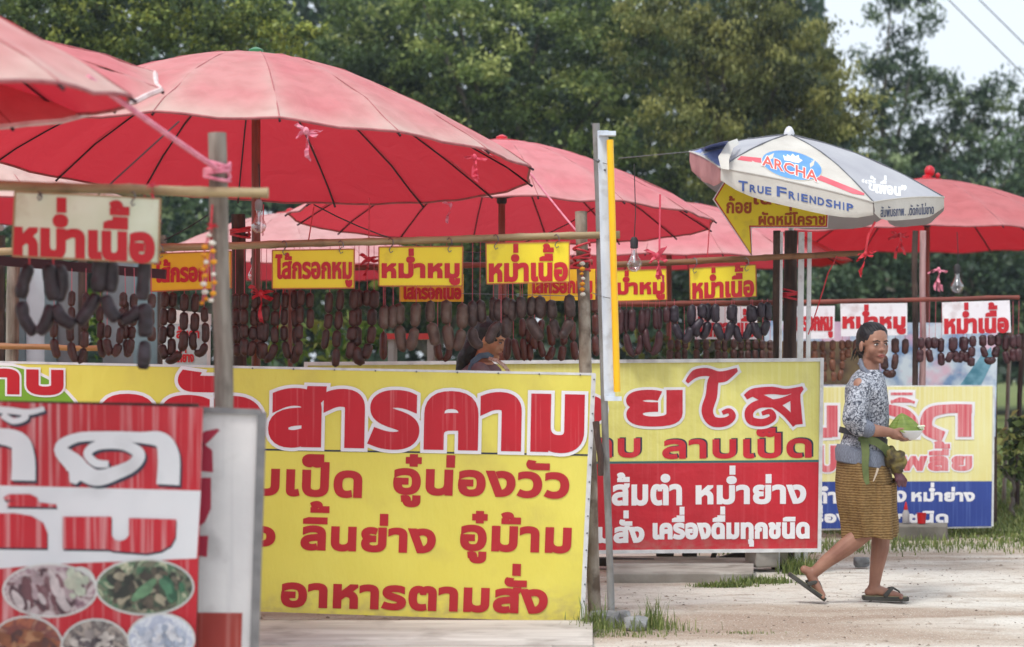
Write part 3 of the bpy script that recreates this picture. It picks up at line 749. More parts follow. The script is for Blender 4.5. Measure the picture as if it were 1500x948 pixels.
HEM = mat('canopy_hem', lin((176, 104, 106)), lin((150, 80, 84)), rough=.7, scale=14, bump=.1)

u1, s1, _ = parasol(375, 11.0, 1.03, 1.5, .58, 16, -.042, -.062, 'huge faded pink-red parasol with green cap, largest of all', CAN, finial='g', seed=3, hub_px=EYE + 1.02 + .30, bl=.05)
u2, s2, _ = parasol(735, 14.4, .945, 1.5, .56, 16, -.02, -.045, 'faded rose parasol with flat red cap, right of the huge one', CAN2, seed=5, phase=.4)
u0, s0, _ = parasol(-465, 6.85, .87, 1.5, .60, 16, .0, .06, 'nearest parasol, its blurred bleached right tip in the top left corner', CAN, seed=8, phase=.0, bl=.2)
u9, s9, _ = parasol(-150, 8.4, 1.092, 1.08, .26, 14, .0, .286, 'tilted pink parasol with a white piped rim at upper left', CAN, seed=11, trim=TRIM, phase=.0, bl=-.12, struts=True)
u4, s4, _ = parasol(1358, 17.5, .99, 1.5, .51, 16, -.01, -.02, 'dusty red parasol with round red knob at the right edge, behind the printed white umbrella', CAN3, seed=13)
u7, s7, _ = parasol(980, 17.6, .80, 1.55, .52, 16, 0, -.0, 'rose parasol low in the background between the lamp pole and the arrow sign', CAN2, seed=17)
u6, s6, _ = parasol(425, 19.6, .80, 1.5, .56, 16, 0, -.02, 'pale pink background parasol, its top peeping out under the huge parasol', CAN2, seed=19, bl=.4)
u5, s5, _ = parasol(-60, 16.0, 1.16, 1.55, .55, 16, -.06, -.02, 'pale peach background parasol below the huge one, cut by the left edge', CAN, seed=23, bl=.45)
# round knob on the dusty red parasol
kb = MB(); q = s4(.015, 0); kb.ball((q[0], q[1], q[2] + .07), (.045, .045, .05), 10, 8); kb.ball((q[0] + .07, q[1], q[2] + .035), .022, 8, 6); kb.obj('knob', FINR, u4)

# ---- printed white umbrella with valance
def beer_umbrella():
    cor = [(1011, 222, 12.9), (1056, 246, 12.0), (1279, 296, 11.75), (1382, 289, 12.5), (1296, 300, 13.4), (1130, 302, 13.6)]
    C = [P(*c) for c in cor]; apex = P(1156, 197, 12.75)
    base = Vector((apex.x + .05, 12.75, 0))
    t = thing('umbrella', base, 'white and grey printed umbrella with a hanging valance, blue on its folded left side', 'umbrella')
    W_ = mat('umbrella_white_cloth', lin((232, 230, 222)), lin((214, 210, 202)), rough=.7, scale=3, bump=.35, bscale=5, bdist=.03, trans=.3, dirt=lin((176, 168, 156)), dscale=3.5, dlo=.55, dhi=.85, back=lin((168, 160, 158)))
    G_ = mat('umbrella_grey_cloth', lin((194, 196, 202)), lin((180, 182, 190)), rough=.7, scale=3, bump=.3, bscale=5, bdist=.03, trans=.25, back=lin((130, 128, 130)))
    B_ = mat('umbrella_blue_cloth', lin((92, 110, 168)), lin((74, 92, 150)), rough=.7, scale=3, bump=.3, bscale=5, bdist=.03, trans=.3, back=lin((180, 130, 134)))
    mats = [G_, W_, G_, W_, W_, G_]
    ctr = sum(C, Vector()) / 6
    bul = {id(c_): v_ for c_, v_ in zip(C, (.012, .022, .05, .05, .035, .015))}
    def panel(a, b, u, v):     # u across a..b, v apex..rim ; bulge
        e = a.lerp(b, u); p = apex.lerp(e, v)
        p = p + Vector((0, 0, (bul[id(a)] * (1 - u) + bul[id(b)] * u) * math.sin(math.pi * v) * (1 - .35 * 4 * u * (1 - u))))
        p.z += .012 * 4 * u * (1 - u) * v * v
        return p
    for i in range(6):
        a, b = C[i], C[(i + 1) % 6]; mb = MB(); n, k = 10, 12
        vs = [panel(a, b, j / n, .02 + .98 * r / k) + Vector((0, 0, .006 * noise.noise(Vector((i * 3 + j * .5, r * .5, 1))))) for r in range(k + 1) for j in range(n + 1)]
        fs = [(r * (n + 1) + j, (r + 1) * (n + 1) + j, (r + 1) * (n + 1) + j + 1, r * (n + 1) + j + 1) for r in range(k) for j in range(n)]
        mb.add(vs, fs); pn = mb.obj('panel', mats[i], t, sharp=False)
        # valance hanging from the rim
        mb = MB(); hh = [.10, .148, .13, .17, .17, .17][i]
        if i == 0: hh = .15
        outw = ((a + b) / 2 - ctr); outw.z = 0; outw = outw.normalized()
        vs = []
        for r in range(7):
            for j in range(n + 1):
                u = j / n; p = panel(a, b, u, 1.0); lob = (1 - (abs(2 * u - 1)) ** 3.5)
                p = p + Vector((0, 0, -hh * (r / 6) * (.5 + .5 * lob))) + outw * (.012 * math.sin(u * 17 + i) * r / 6 + .004)
                if r == 6: p += outw * -.006
                vs.append(p)
        fs = [(r * (n + 1) + j, (r + 1) * (n + 1) + j, (r + 1) * (n + 1) + j + 1, r * (n + 1) + j + 1) for r in range(6) for j in range(n)]
        mb.add(vs, fs); mb.obj('valance', W_ if i else mat('umbrella_pinkish_lining', lin((206, 150, 150)), lin((184, 128, 130)), rough=.7, bump=.2, bscale=6, trans=.3), t, sharp=False)
        pm_ = MB(); pm_.tube([panel(a, b, k_ / 10, 1.0) + outw * .006 for k_ in range(11)], .0045, 5); pm_.obj('rim_piping', W_, t)
        rb = MB(); rb.tube([panel(a, b, 0, v) - Vector((0, 0, .012)) for v in (.02, .3, .6, .9, 1.0)], .006, 5); rb.obj('rib', POLEK, t)
        sb = MB(); hub = Vector((apex.x + .03, 12.75, apex.z - .42)); sb.tube([hub, panel(a, b, 0, .55) - Vector((0, 0, .015))], .005, 5); sb.obj('strut', POLEK, t)
        sm = MB(); sm.tube([panel(a, b, 0, v) + Vector((0, 0, .004)) for v in (.02, .2, .4, .6, .8, 1.0)], .004, 5); sm.obj('seam', mat('seam_grey', lin((110, 112, 120)), rough=.8, bump=0), t)
    # flap turned up at the front left corner
    fl = MB(); path = [(1080, 203, 12.45), (1066, 208, 12.2), (1052, 230, 11.98), (1056, 247, 11.95)]
    L1 = [P(*q) for q in path]; L2 = [P(q[0] + dxx, q[1] + dyy, q[2] - .03) for q, (dxx, dyy) in zip(path, ((3, 8), (8, 9), (16, 4), (12, 2)))]
    fl.add(L1 + L2, [(i, i + 1, i + 5, i + 4) for i in range(3)]); fl.obj('folded_flap', W_, t, sharp=False)
    fb = MB(); fb.lathe(apex + Vector((0, 0, -.01)), [(.03, 0), (.034, .015), (.026, .04), (.016, .055), (.003, .062)], 12); fb.obj('finial', PWHT, t)
    pb = MB(); pb.tube([Vector(((1153 - 750) * 13.3 / F, 13.3, 0)), P(1159, 345, 13.3), apex - Vector((0, 0, .02))], .018, 10); pb.obj('pole', PWHT, t)
    # print on the front panel: drawn on the cloth by casting photo positions onto it
    from mathutils.bvhtree import BVHTree
    surfs = []
    for i, useval in ((1, 0), (1, 1), (2, 0), (2, 1)):
        pass
    tv = []; tp = []
    for ob in list(COL.objects):
        if ob.parent is t and ob.name.split('.')[0] in ('panel', 'valance'):
            b0_ = len(tv); tv += [v.co + LOC[ob] for v in ob.data.vertices]; tp += [tuple(b0_ + v for v in p.vertices) for p in ob.data.polygons]
    tree = BVHTree.FromPolygons(tv, tp); eye = Vector((0, 0, EYE))
    def D(x, y, fallback=12.0):
        x = np.atleast_1d(x).astype(float); y = np.atleast_1d(y).astype(float); r = np.empty(len(x))
        for k in range(len(x)):
            dr = Vector(((x[k] - 750) / F, 1, -(y[k] - HZ) / F)); h = tree.ray_cast(eye, dr.normalized())
            r[k] = h[0].y if h[0] is not None and h[0].y < 13.1 else fallback
        return r
    D1_ = lambda x, y: float(D(x, y)[0])
    def fan(name, pts, m, off, sub=1):
        bm_ = bmesh.new(); vsb = [bm_.verts.new((x, y, 0)) for x, y in pts]; bm_.faces.new(vsb)
        bmesh.ops.triangulate(bm_, faces=bm_.faces[:])
        for _ in range(sub): bmesh.ops.subdivide_edges(bm_, edges=[e for e in bm_.edges if e.calc_length() > 8], cuts=1); bmesh.ops.triangulate(bm_, faces=bm_.faces[:])
        mb = MB(); mb.add([P(v.co.x, v.co.y, D1_(v.co.x, v.co.y) - off) for v in bm_.verts], [])
        bm_.verts.index_update(); mb.f = [tuple(v.index for v in f.verts) for f in bm_.faces]; mb.m = [0] * len(mb.f); bm_.free()
        return mb.obj(name, m, t, sharp=False)
    STR = mat('umbrella_red_stripe', lin((206, 84, 96)), lin((216, 106, 116)), rough=.7, bump=0)
    fan('blue_corner', [(1013, 224), (1040, 212), (1066, 206), (1072, 212), (1062, 228), (1056, 244), (1035, 235)], mat('umbrella_blue_print', lin((128, 142, 190)), lin((110, 124, 176)), rough=.7, bump=.1), .004, 3)
    def band(path):
        top = [(x, y) for x, y, w_ in path]; bot = [(x, y + w_) for x, y, w_ in reversed(path)]; return top + bot
    fan('printed_stripe', band([(1080, 228, 6), (1100, 230, 7), (1120, 232, 7), (1150, 239, 7), (1180, 248, 7), (1200, 256, 8), (1225, 266, 8), (1250, 276, 8), (1266, 283, 3)]), STR, .004, 3)
    fan('printed_logo', ell(1160, 242, 46, 21, .22, 40), mat('umbrella_gold_line', lin((214, 206, 190)), rough=.7, bump=0), .0055, 5)
    fan('printed_logo', ell(1160, 242, 44.5, 19.8, .22, 40), UBLUE2, .0085, 5)
    fan('printed_logo', [(1147, 227), (1152, 230), (1153, 226), (1158, 229), (1161, 225), (1165, 229), (1170, 227), (1171, 232), (1176, 235), (1170, 239), (1163, 238), (1157, 236), (1149, 235)], UWHT, .012, 2)
    for pts in ([(1186, 240), (1194, 233), (1192, 242), (1187, 246)], [(1126, 228), (1134, 224), (1132, 232), (1128, 234)]):
        fan('printed_logo', pts, mat('umbrella_gold_line', 0), .012, 1)
    ar = lambda px: .0 * px
    text_px('ARCHA', (1117, 239, 1197, 254), 0, UWHT, t, bold=1.4, slope=.3, off=.0135, grow=False, name='lettering', dfun=D, res=2)
    text_px('ARCHA', (1117, 239, 1197, 254), 0, UREDP, t, bold=.45, slope=.3, off=.016, grow=False, name='lettering', dfun=D, res=2)
    k = 44 / 160
    for wd_, bx in (('T', (1082, 266, 1095, 281)), ('RUE', (1095, 271, 1130, 284)), ('F', (1136, 276, 1147, 291)), ('RIENDSHIP', (1147, 283, 1250, 304))):
        pass
    def caps(x0, yb, x1, yb1, word, big):
        sl = (yb1 - yb) / (x1 - x0); n = len(word); wts = [1.5 if i == 0 else (.55 if c == 'I' else 1) for i, c in enumerate(word)]; tot = sum(wts); x = x0
        for i, c in enumerate(word):
            w_ = (x1 - x0) * wts[i] / tot; h = big if i == 0 else big * .76; ybb = yb + (x - x0 + w_ / 2) * sl
            inn = .1 * w_ if c != 'I' else .36 * w_
            text_px(c, (x + inn, ybb - h, x + w_ - inn, ybb), 0, UTXT, t, bold=.45, slope=sl, off=.004, name='lettering', dfun=D, res=3)
            x += w_
    caps(1080, 279, 1131, 286, 'TRUE', 15); caps(1136, 287, 1251, 311, 'FRIENDSHIP', 15)
    text_px('“ขี้', (1262, 256, 1283, 278), 0, UWHT, t, bold=.8, slope=.3, off=.004, name='lettering', dfun=D, res=2)
    text_px('เพื่อน”', (1282, 258, 1328, 286), 0, UWHT, t, bold=1.1, slope=.12, off=.006, name='lettering', dfun=D, res=2)
    text_px('สัมพันธภาพ…ตัดกันไม่ขาด', (1290, 299, 1368, 316), 0, UGREY, t, bold=.25, slope=-.06, off=.004, name='lettering', dfun=D, res=2)
    return t
UBLUE2 = mat('umbrella_logo_blue', lin((104, 156, 208)), lin((84, 138, 196)), rough=.7, bump=0)
UREDP = mat('umbrella_logo_red', lin((212, 96, 84)), rough=.7, bump=0)
UTXT = mat('umbrella_blue_lettering', lin((70, 96, 160)), rough=.7, bump=0)
beer_umbrella()

# ------------------------------------------------------------------ posts, rails, lamps
def knotty(path, r0, r1, n=10, seed=0, wob=.006, seg=14):
    pts = []; rs = []; a, b = Vector(path[0]), Vector(path[-1])
    for i in range(seg + 1):
        t = i / seg; p = a.lerp(b, t) + Vector((noise.noise(Vector((t * 4, seed, 0))), noise.noise(Vector((t * 4, seed, 5))), 0)) * wob * 2
        pts.append(p); rs.append((r0 * (1 - t) + r1 * t) * (1 + .1 * noise.noise(Vector((t * 9, seed, 9)))))
    return pts, rs
def post(px_t, py_t, px_b, d, r, label, m, seed=0, name='wooden_post', r1=None, cat='post', wob=.006):
    top = P(px_t, py_t, d); bot = Vector(((px_b - 750) * d / F, d, -.03))
    mb = MB(); pts, rs = knotty((bot, top), r, r1 or r * .92, seed=seed, wob=wob); mb.tube(pts, rs, 12)
    o = mb.obj(name, m); return tag(o, label, cat)
post(318, 195, 338, 7.32, .036, 'weathered grey post behind the white board, flower garland hanging on it', WOOD, 1)
post(851, 310, 872, 10.62, .034, 'pale peeling wooden post at the right end of the long yellow banner', PEEL, 2)
post(873, 181, 896, 10.5, .018, 'slim grey post behind the fluorescent lamp', PVC, 3, r1=.019, wob=.003)
post(349, 314, 352, 11.6, .043, 'dark brown square-topped post beside the wooden parasol pole', WOODD, 4)
post(20, 385, 12, 11.6, .04, 'brown leaning post near the left edge behind the hanging dark sausages', WOOD, 5)
post(1138, 338, 1136, 13.1, .026, 'dark slim post left of the white double pole', WOODD, 6)
post(1159, 338, 1153, 13.2, .046, 'thick dark wooden post wrapped in pink cord under the arrow sign', WOODD, 7)
post(1341, 338, 1340, 15.6, .024, 'dark brown post in the middle of the far stall', WOODD, 8)
post(1352, 338, 1350, 15.66, .026, 'pinkish pale post right beside the dark one in the far stall', mat('pinkish_wood', lin((196, 160, 158)), lin((170, 130, 128)), rough=.7, scale=6, stretch=(6, 6, 1), bump=.2), 9)
post(1480, 480, 1470, 18.5, .02, 'thin grey stick leaning behind the right end of the far stall', WOOD, 10, name='stick', cat='stick')
post(1497, 488, 1489, 18.2, .024, 'thin dark stick at the right edge behind the far stall', WOODD, 11, name='stick', cat='stick')
post(1372, 380, 1372, 16.0, .010, 'thin dark stake behind the far stall', WOODD, 12, name='stick', cat='stick') if False else None
# white double pole
wp = MB()
for xa, xb in ((1174, 1169), (1184, 1179)):
    pass
for xa in (1174, 1186):
    mb = MB(); mb.beam(Vector(((xa - 6 - 750) * 13.05 / F, 13.05, 0)), P(xa, 340, 13.05), .036 if xa < 1180 else .026, .025)
    tag(mb.obj('white_pole', PWHT, smooth=False), 'wider white metal pole right beside the thick dark post' if xa < 1180 else 'narrower right one of the two white metal poles', 'pole')
mb = MB(); mb.tube([Vector(((1140 - 750) * 12.95 / F, 12.95, 0)), P(1145, 340, 12.95)], .009, 8); tag(mb.obj('thin_pole', PWHT), 'thinnest shiny pole between two dark posts at the second stall', 'pole')
# branch
mb = MB(); mb.tube([P(873, 618, 10.45), P(875, 640, 10.43), P(880, 668, 10.42), P(880, 697, 10.42)], [.018, .016, .018, .014], 8); tag(mb.obj('branch_piece', WOODD), 'short brown piece of branch tied between peeling post and slim grey post', 'branch')

def bamboo(ax, ay, bx, by, d, r, label, m, nodes=9, d2=None, seed=0, name='bamboo_rail', sag=0):
    a = P(ax, ay, d); b = P(bx, by, d2 or d); pts = []; rs = []; N_ = nodes * 6
    for i in range(N_ + 1):
        t = i / N_; p = a.lerp(b, t); p.z -= sag * 4 * t * (1 - t) - .006 * noise.noise(Vector((t * 5, seed, 0))); pts.append(p)
        k = i % 6; rs.append(r * (1 + (.14 if k == 0 else 0)) * (1 + .12 * (1 - t) - .06))
    mb = MB(); mb.tube(pts, rs, 12); o = mb.obj(name, m); return tag(o, label, 'rail')
bamboo(-420, 262, 393, 283, 7.24, .0185, 'thick pale bamboo rail across the front post, nearest one', BAM, 8, seed=1)
bamboo(-260, 376, 908, 344, 10.48, .019, 'long bamboo rail carrying the yellow signs of the middle stall', BAM, 16, seed=2)
bamboo(880, 389, 1266, 371, 12.9, .019, 'brown bamboo rail under the arrow sign at the second stall', BAMD, 8, seed=3)
bamboo(878, 446, 1175, 443, 13.3, .017, 'reddish brown bar right under the second stall yellow signs', REDWOOD, 5, seed=4)
bamboo(1120, 444, 1493, 436, 15.5, .017, 'reddish bamboo rail with the white signs at the far stall', REDWOOD, 8, seed=5)
bamboo(-200, 503, 146, 510, 11.2, .016, 'low tan bamboo rail at the left, behind the biggest dark sausages', mat('bamboo_orange', lin((186, 138, 90)), lin((150, 104, 66)), rough=.55, scale=3, stretch=(1, 8, 8), bump=.2), 5, seed=6)
mb = MB(); mb.beam(P(-200, 366, 9.7), P(243, 402, 9.7), .035, .045); tag(mb.obj('metal_bar', TUBEM, smooth=False), 'dark maroon square bar behind the cream sign, thin sausages on it', 'bar')
bamboo(500, 393, 868, 384, 12.0, .016, 'dim brown rail behind the middle stall signs', REDWOOD, 6, seed=7)

# fluorescent lamp
lf = thing('fluorescent_lamp', P(900, 590, 10.38), 'white fluorescent lamp with bright yellow tube tied upright to the slim post', 'lamp')
mb = MB(); a, b = P(883, 192, 10.38), P(893, 585, 10.38); mb.beam(a, b, .055, .05); mb.obj('housing', LAMPW, lf, smooth=False)
mb = MB(); a, b = P(893.5, 205, 10.33), P(904, 574, 10.33); mb.tube([a, b], .0175, 14); mb.obj('tube', LAMPY, lf)
for (x, y) in ((889.5, 196), (898, 584)):
    mb = MB(); c = P(x, y, 10.34); mb.box(c, (.085, .06, .022)); mb.obj('end_cap', LAMPW, lf, smooth=False)
mb = MB(); mb.ball(P(876, 236, 10.34), .010, 8, 6); mb.ball(P(886, 249, 10.35), .006, 8, 6); mb.obj('screw', HOOK, lf)
for yy in (236, 432):
    mb = MB(); c = [P(870 + (x - 870), yy + dy_, 10.33 if 874 < x < 902 else 10.4) for x, dy_ in ((868, -3), (874, 0), (888, 4), (903, 6))]; mb.tube(c, .0018, 4); mb.obj('tie_wire', HOOK, lf)

def bulb(px, py_top, py, d, r, label, sock=WIRE, wire_top=None):
    c = P(px, py, d); t = thing('light_bulb', c, label, 'light bulb')
    mb = MB(); mb.lathe(c, [(r * .34, r * 2.3), (r * .36, r * 1.5), (r * .62, r * .9), (r * .95, r * .3), (r, -.1 * r), (r * .8, -.65 * r), (r * .35, -.96 * r), (.001, -r)], 16)
    mb.obj('glass', GLASS, t)
    mb = MB(); mb.lathe(c, [(r * .3, r * 2.0), (r * .5, r * 2.1), (r * .52, r * 3.1), (r * .3, r * 3.5)], 12); mb.obj('socket', sock, t)
    mb = MB(); mb.tube([c + Vector((0, 0, r * .2)), c + Vector((0, 0, r * 1.8))], r * .12, 6); mb.obj('filament_stem', PWHT, t)
    mb = MB(); mb.tube([c + Vector((0, 0, r * 3.3)), P(px + 2, (py_top + py) / 2, d), P(px, py_top, d)], .003, 5); mb.obj('cable', WIRE, t)
GLASS = bpy.data.materials.new('bulb_glass'); GLASS.use_nodes = True; g_ = GLASS.node_tree; g_.nodes.clear()
g1 = N(g_, 'ShaderNodeBsdfTransparent'); g1.inputs[0].default_value = (.93, .93, .95, 1); g2 = N(g_, 'ShaderNodeBsdfGlossy'); g2.inputs['Roughness'].default_value = .08
lw = N(g_, 'ShaderNodeLayerWeight'); lw.inputs[0].default_value = .45; ms = N(g_, 'ShaderNodeMixShader'); mo = N(g_, 'ShaderNodeOutputMaterial')
mm_ = N(g_, 'ShaderNodeMath', operation='MULTIPLY_ADD'); mm_.inputs[1].default_value = .6; mm_.inputs[2].default_value = .12
g_.links.new(lw.outputs['Facing'], mm_.inputs[0]); g_.links.new(mm_.outputs[0], ms.inputs[0]); g_.links.new(g1.outputs[0], ms.inputs[1]); g_.links.new(g2.outputs[0], ms.inputs[2]); g_.links.new(ms.outputs[0], mo.inputs[0])
bulb(379, 240, 331, 10.0, .037, 'clear light bulb hanging beside the wooden parasol pole', PVC)
bulb(929, 240, 387, 12.5, .047, 'clear light bulb with black socket hanging right of the yellow lamp tube')
bulb(1402, 340, 420, 15.9, .05, 'clear light bulb hanging at the far stall, right of its posts')
bulb(371, 372, 404, 11.3, .030, 'dim light bulb hanging between dark post and yellow sausage sign')

# ------------------------------------------------------------------ hanging name signs
def sign(c, d, m, txt, tb, label, bold=1.7, slope=0, tm=RED, group=None, hooks=None, rail=None, thick=.006, cat='sign', edge=None, hpx=None):
    t = thing('hanging_sign', P((c[0][0] + c[1][0]) / 2, max(c[2][1], c[3][1]), d), label, cat, group)
    sheet(c, d, m, t, 'board', thick=thick)
    if edge:
        em = MB()
        for i in range(4): em.beam(P(*c[i], d - .001), P(*c[(i + 1) % 4], d - .001), .006, .006)
        em.obj('edge', edge, t, smooth=False)
    for k, (s, bx) in enumerate(txt if isinstance(txt, list) else [(txt, tb)]):
        text_px(s, bx, d, tm, t, bold=bold, slope=slope, off=.003)
    for hx, hy in (hooks or []):
        mb = MB(); s = d / F
        top = rail if rail is not None else hy - 14
        pts = [P(hx + 2.5, hy + 1, d - .012), P(hx - 1, hy + 3.5, d - .012), P(hx - 3, hy - 1, d - .012), P(hx, hy - 6, d - .014), P(hx + 3, top + 6, d - .03), P(hx + 2.5, top, d - .025), P(hx - 1, top - 3.5, d), P(hx - 4, top - 1, d + .015)]
        mb.tube(pts, .0028, 5); mb.obj('hook', HOOK, t)
    return t
G1 = 'painted name signs hanging from the stall rails'
sign([(22, 281), (235, 291), (232, 386), (18, 375)], 7.2, CREAM, 'หม่ำเนื้อ', (19, 291, 227, 382), 'dirty cream sign with red lettering, nearest one, hanging at top left', 4.2, .045, RED, G1, [(58, 290), (195, 298)], rail=284, edge=mat('sign_edge_tan', lin((170, 140, 100)), rough=.6, bump=0))
EDG = mat('sign_edge_red', lin((190, 110, 60)), rough=.6, bump=0)
sign([(221, 372), (339, 368), (339, 422), (221, 427)], 10.44, SGO, 'ไส้กรอกหมู', (226, 379, 334, 424), 'orange-yellow sign half hidden by the grey front post', 1.5, -.02, RED, G1, [(236, 374)], rail=362, edge=EDG)
sign([(399, 367), (519, 365), (519, 422), (399, 423)], 10.44, SGY, 'ไส้กรอกหมู', (403, 370, 516, 421), 'yellow sausage sign, left of the three in front of the middle stall', 1.5, 0, RED, G1, [(417, 370), (500, 368)], rail=356, edge=EDG)
sign([(555, 362), (678, 361), (677, 419), (555, 419)], 10.44, SGY, 'หม่ำหมู', (559, 364, 674, 418), 'bright yellow sign, middle one of the three in front of the middle stall', 2.1, 0, RED, G1, [(573, 367), (659, 366)], rail=352, edge=EDG)
sign([(712, 357), (834, 354), (834, 413), (713, 416)], 10.44, SGY, 'หม่ำเนื้อ', (716, 357, 832, 413), 'bright yellow sign just left of the peeling post', 2.1, -.015, RED, G1, [(727, 362), (816, 360)], rail=347, edge=EDG)
sign([(585, 402), (679, 402), (679, 442), (585, 442)], 11.3, SGO, 'ไส้กรอกเนื้อ', (589, 404, 676, 439), 'rear orange sign peeping out below the middle yellow sign', 1.3, 0, RED, G1)
sign([(773, 396), (872, 394), (872, 439), (773, 442)], 11.3, SGO, 'ไส้กรอกหมู', (777, 401, 868, 439), 'rear yellow sign peeping out below the sign beside the peeling post', 1.3, 0, RED, G1)
sign([(880, 397), (976, 394), (977, 439), (881, 442)], 12.75, SGY, 'หม่ำหมู', (884, 396, 974, 440), 'yellow sign partly hidden by the fluorescent lamp', 1.7, -.015, RED, G1, edge=EDG)
sign([(1010, 393), (1107, 388), (1108, 434), (1011, 439)], 12.75, SGY, 'หม่ำเนื้อ', (1014, 388, 1105, 437), 'small tilted yellow sign below the arrow sign', 1.7, -.05, RED, G1, [(1018, 397), (1094, 394)], rail=381, edge=EDG)
sign([(1018, 449), (1109, 449), (1109, 497), (1018, 497)], 14.3, SGW, 'ไส้กรอกเนื้อ', (1022, 452, 1106, 494), 'white sign behind the dark sausages of the second stall', 1.4, 0, RED, G1)
sign([(1148, 449), (1223, 448), (1222, 496), (1148, 497)], 15.46, SGW, 'ไส้กรอกหมู', (1151, 452, 1220, 495), 'white sign cut by the white double pole', 1.3, 0, RED, G1)
sign([(1231, 445), (1329, 444), (1329, 491), (1232, 493)], 15.46, SGW, 'หม่ำหมู', (1234, 446, 1327, 490), 'white sign right above the walking woman', 1.9, 0, RED, G1)
sign([(1380, 443), (1479, 440), (1481, 487), (1381, 490)], 15.46, SGW, 'หม่ำเนื้อ', (1383, 443, 1478, 489), 'white sign at the right edge with dark sausages under it', 1.9, -.02, RED, G1)
# arrow sign
at_ = thing('arrow_sign', P(1130, 376, 12.99), 'yellow arrow-shaped sign with red outline tucked under the white umbrella', 'sign')
AR = [(1044, 291), (1063, 262), (1080, 236), (1082, 250), (1216, 268), (1213, 334), (1101, 334), (1102, 377), (1092, 371)]
AR = [(1044, 292), (1085, 226), (1092, 262), (1216, 268), (1213, 334), (1101, 334), (1102, 377)]
def inset(pts, k):
    cx = sum(p[0] for p in pts) / len(pts); out = []; n = len(pts)
    for i in range(n):
        a = Vector(pts[i - 1]); b = Vector(pts[i]); c = Vector(pts[(i + 1) % n]); e1 = (b - a).normalized(); e2 = (c - b).normalized()
        n1 = Vector((-e1.y, e1.x)); n2 = Vector((-e2.y, e2.x)); mm = (n1 + n2); mm = mm / max(mm.dot(n1), .35); out.append(tuple(b + mm * k))
    return out
sheet(AR, 12.99, SGW, at_, 'board', thick=.01)
sheet(inset(AR, 1.6), 12.99, RED, at_, 'red_outline', off=.003, thick=.002)
sheet(inset(AR, 3.6), 12.99, SGY, at_, 'yellow_face', off=.0055, thick=.002)
text_px('ก้อย', (1064, 287, 1101, 313), 12.99, ORNG, at_, bold=.9, off=.008)
text_px('เนื้อ', (1104, 268, 1150, 300), 12.99, ORNG, at_, bold=.9, off=.008)
text_px('ผัดหมี่โคราช', (1111, 303, 1209, 330), 12.99, ORNG, at_, bold=.9, off=.008)
# white notice board behind the left stall
nb = thing('notice_board', P(274, 540, 12.6), 'small white notice board with red words behind the thin hanging sausages', 'notice board')
sheet([(240, 455), (307, 462), (305, 600), (240, 600)], 12.6, mat('board_bluish', lin((196, 210, 214)), lin((150, 170, 178)), rough=.5, scale=3, bump=.1), nb, 'panel', thick=.02)
sheet([(240, 452), (309, 460), (309, 476), (240, 474)], 12.6, FRM, nb, 'top_strip', off=.004, thick=.02)
text_px('ส้มตำ', (258, 478, 292, 496), 12.6, RED, nb, bold=.7, off=.004)
text_px('ไก่ย่าง', (256, 512, 284, 531), 12.6, RED, nb, bold=.7, off=.004)
mb = MB(); mb.beam(P(306, 460, 12.58), P(304, gy(12.58), 12.58), .02, .02); mb.obj('leg', FRM, nb, smooth=False)
mb = MB(); mb.beam(P(241, 455, 12.64), P(241, gy(12.64), 12.64), .02, .02); mb.obj('leg', FRM, nb, smooth=False)
# ------------------------------------------------------------------ sausages
def smooth_path(pts, step):
    out = []
    for i in range(len(pts) - 1):
        p0 = pts[max(i - 1, 0)]; p1 = pts[i]; p2 = pts[i + 1]; p3 = pts[min(i + 2, len(pts) - 1)]
        for j in range(10):
            t = j / 10; q = []
            for k in range(2):
                q.append(.5 * (2 * p1[k] + (-p0[k] + p2[k]) * t + (2 * p0[k] - 5 * p1[k] + 4 * p2[k] - p3[k]) * t * t + (-p0[k] + 3 * p1[k] - 3 * p2[k] + p3[k]) * t ** 3))
            out.append(q)
    out.append(list(pts[-1])); return out
NS = [0]
def link(mb, pts, r, seed):
    """one sausage: plump tube with rounded, tied-off ends following 3-D pts"""
    n = len(pts); rs = []
    for i in range(n):
        t = i / (n - 1); e = min(t, 1 - t) * 2
        rs.append(r * (max(0.0, 1 - (1 - min(1, e * 1.75)) ** 2.2)) ** .55 * (1 + .14 * noise.noise(Vector((t * 5, seed, 2)))) + r * .12)
    mb.tube(pts, rs, 9)
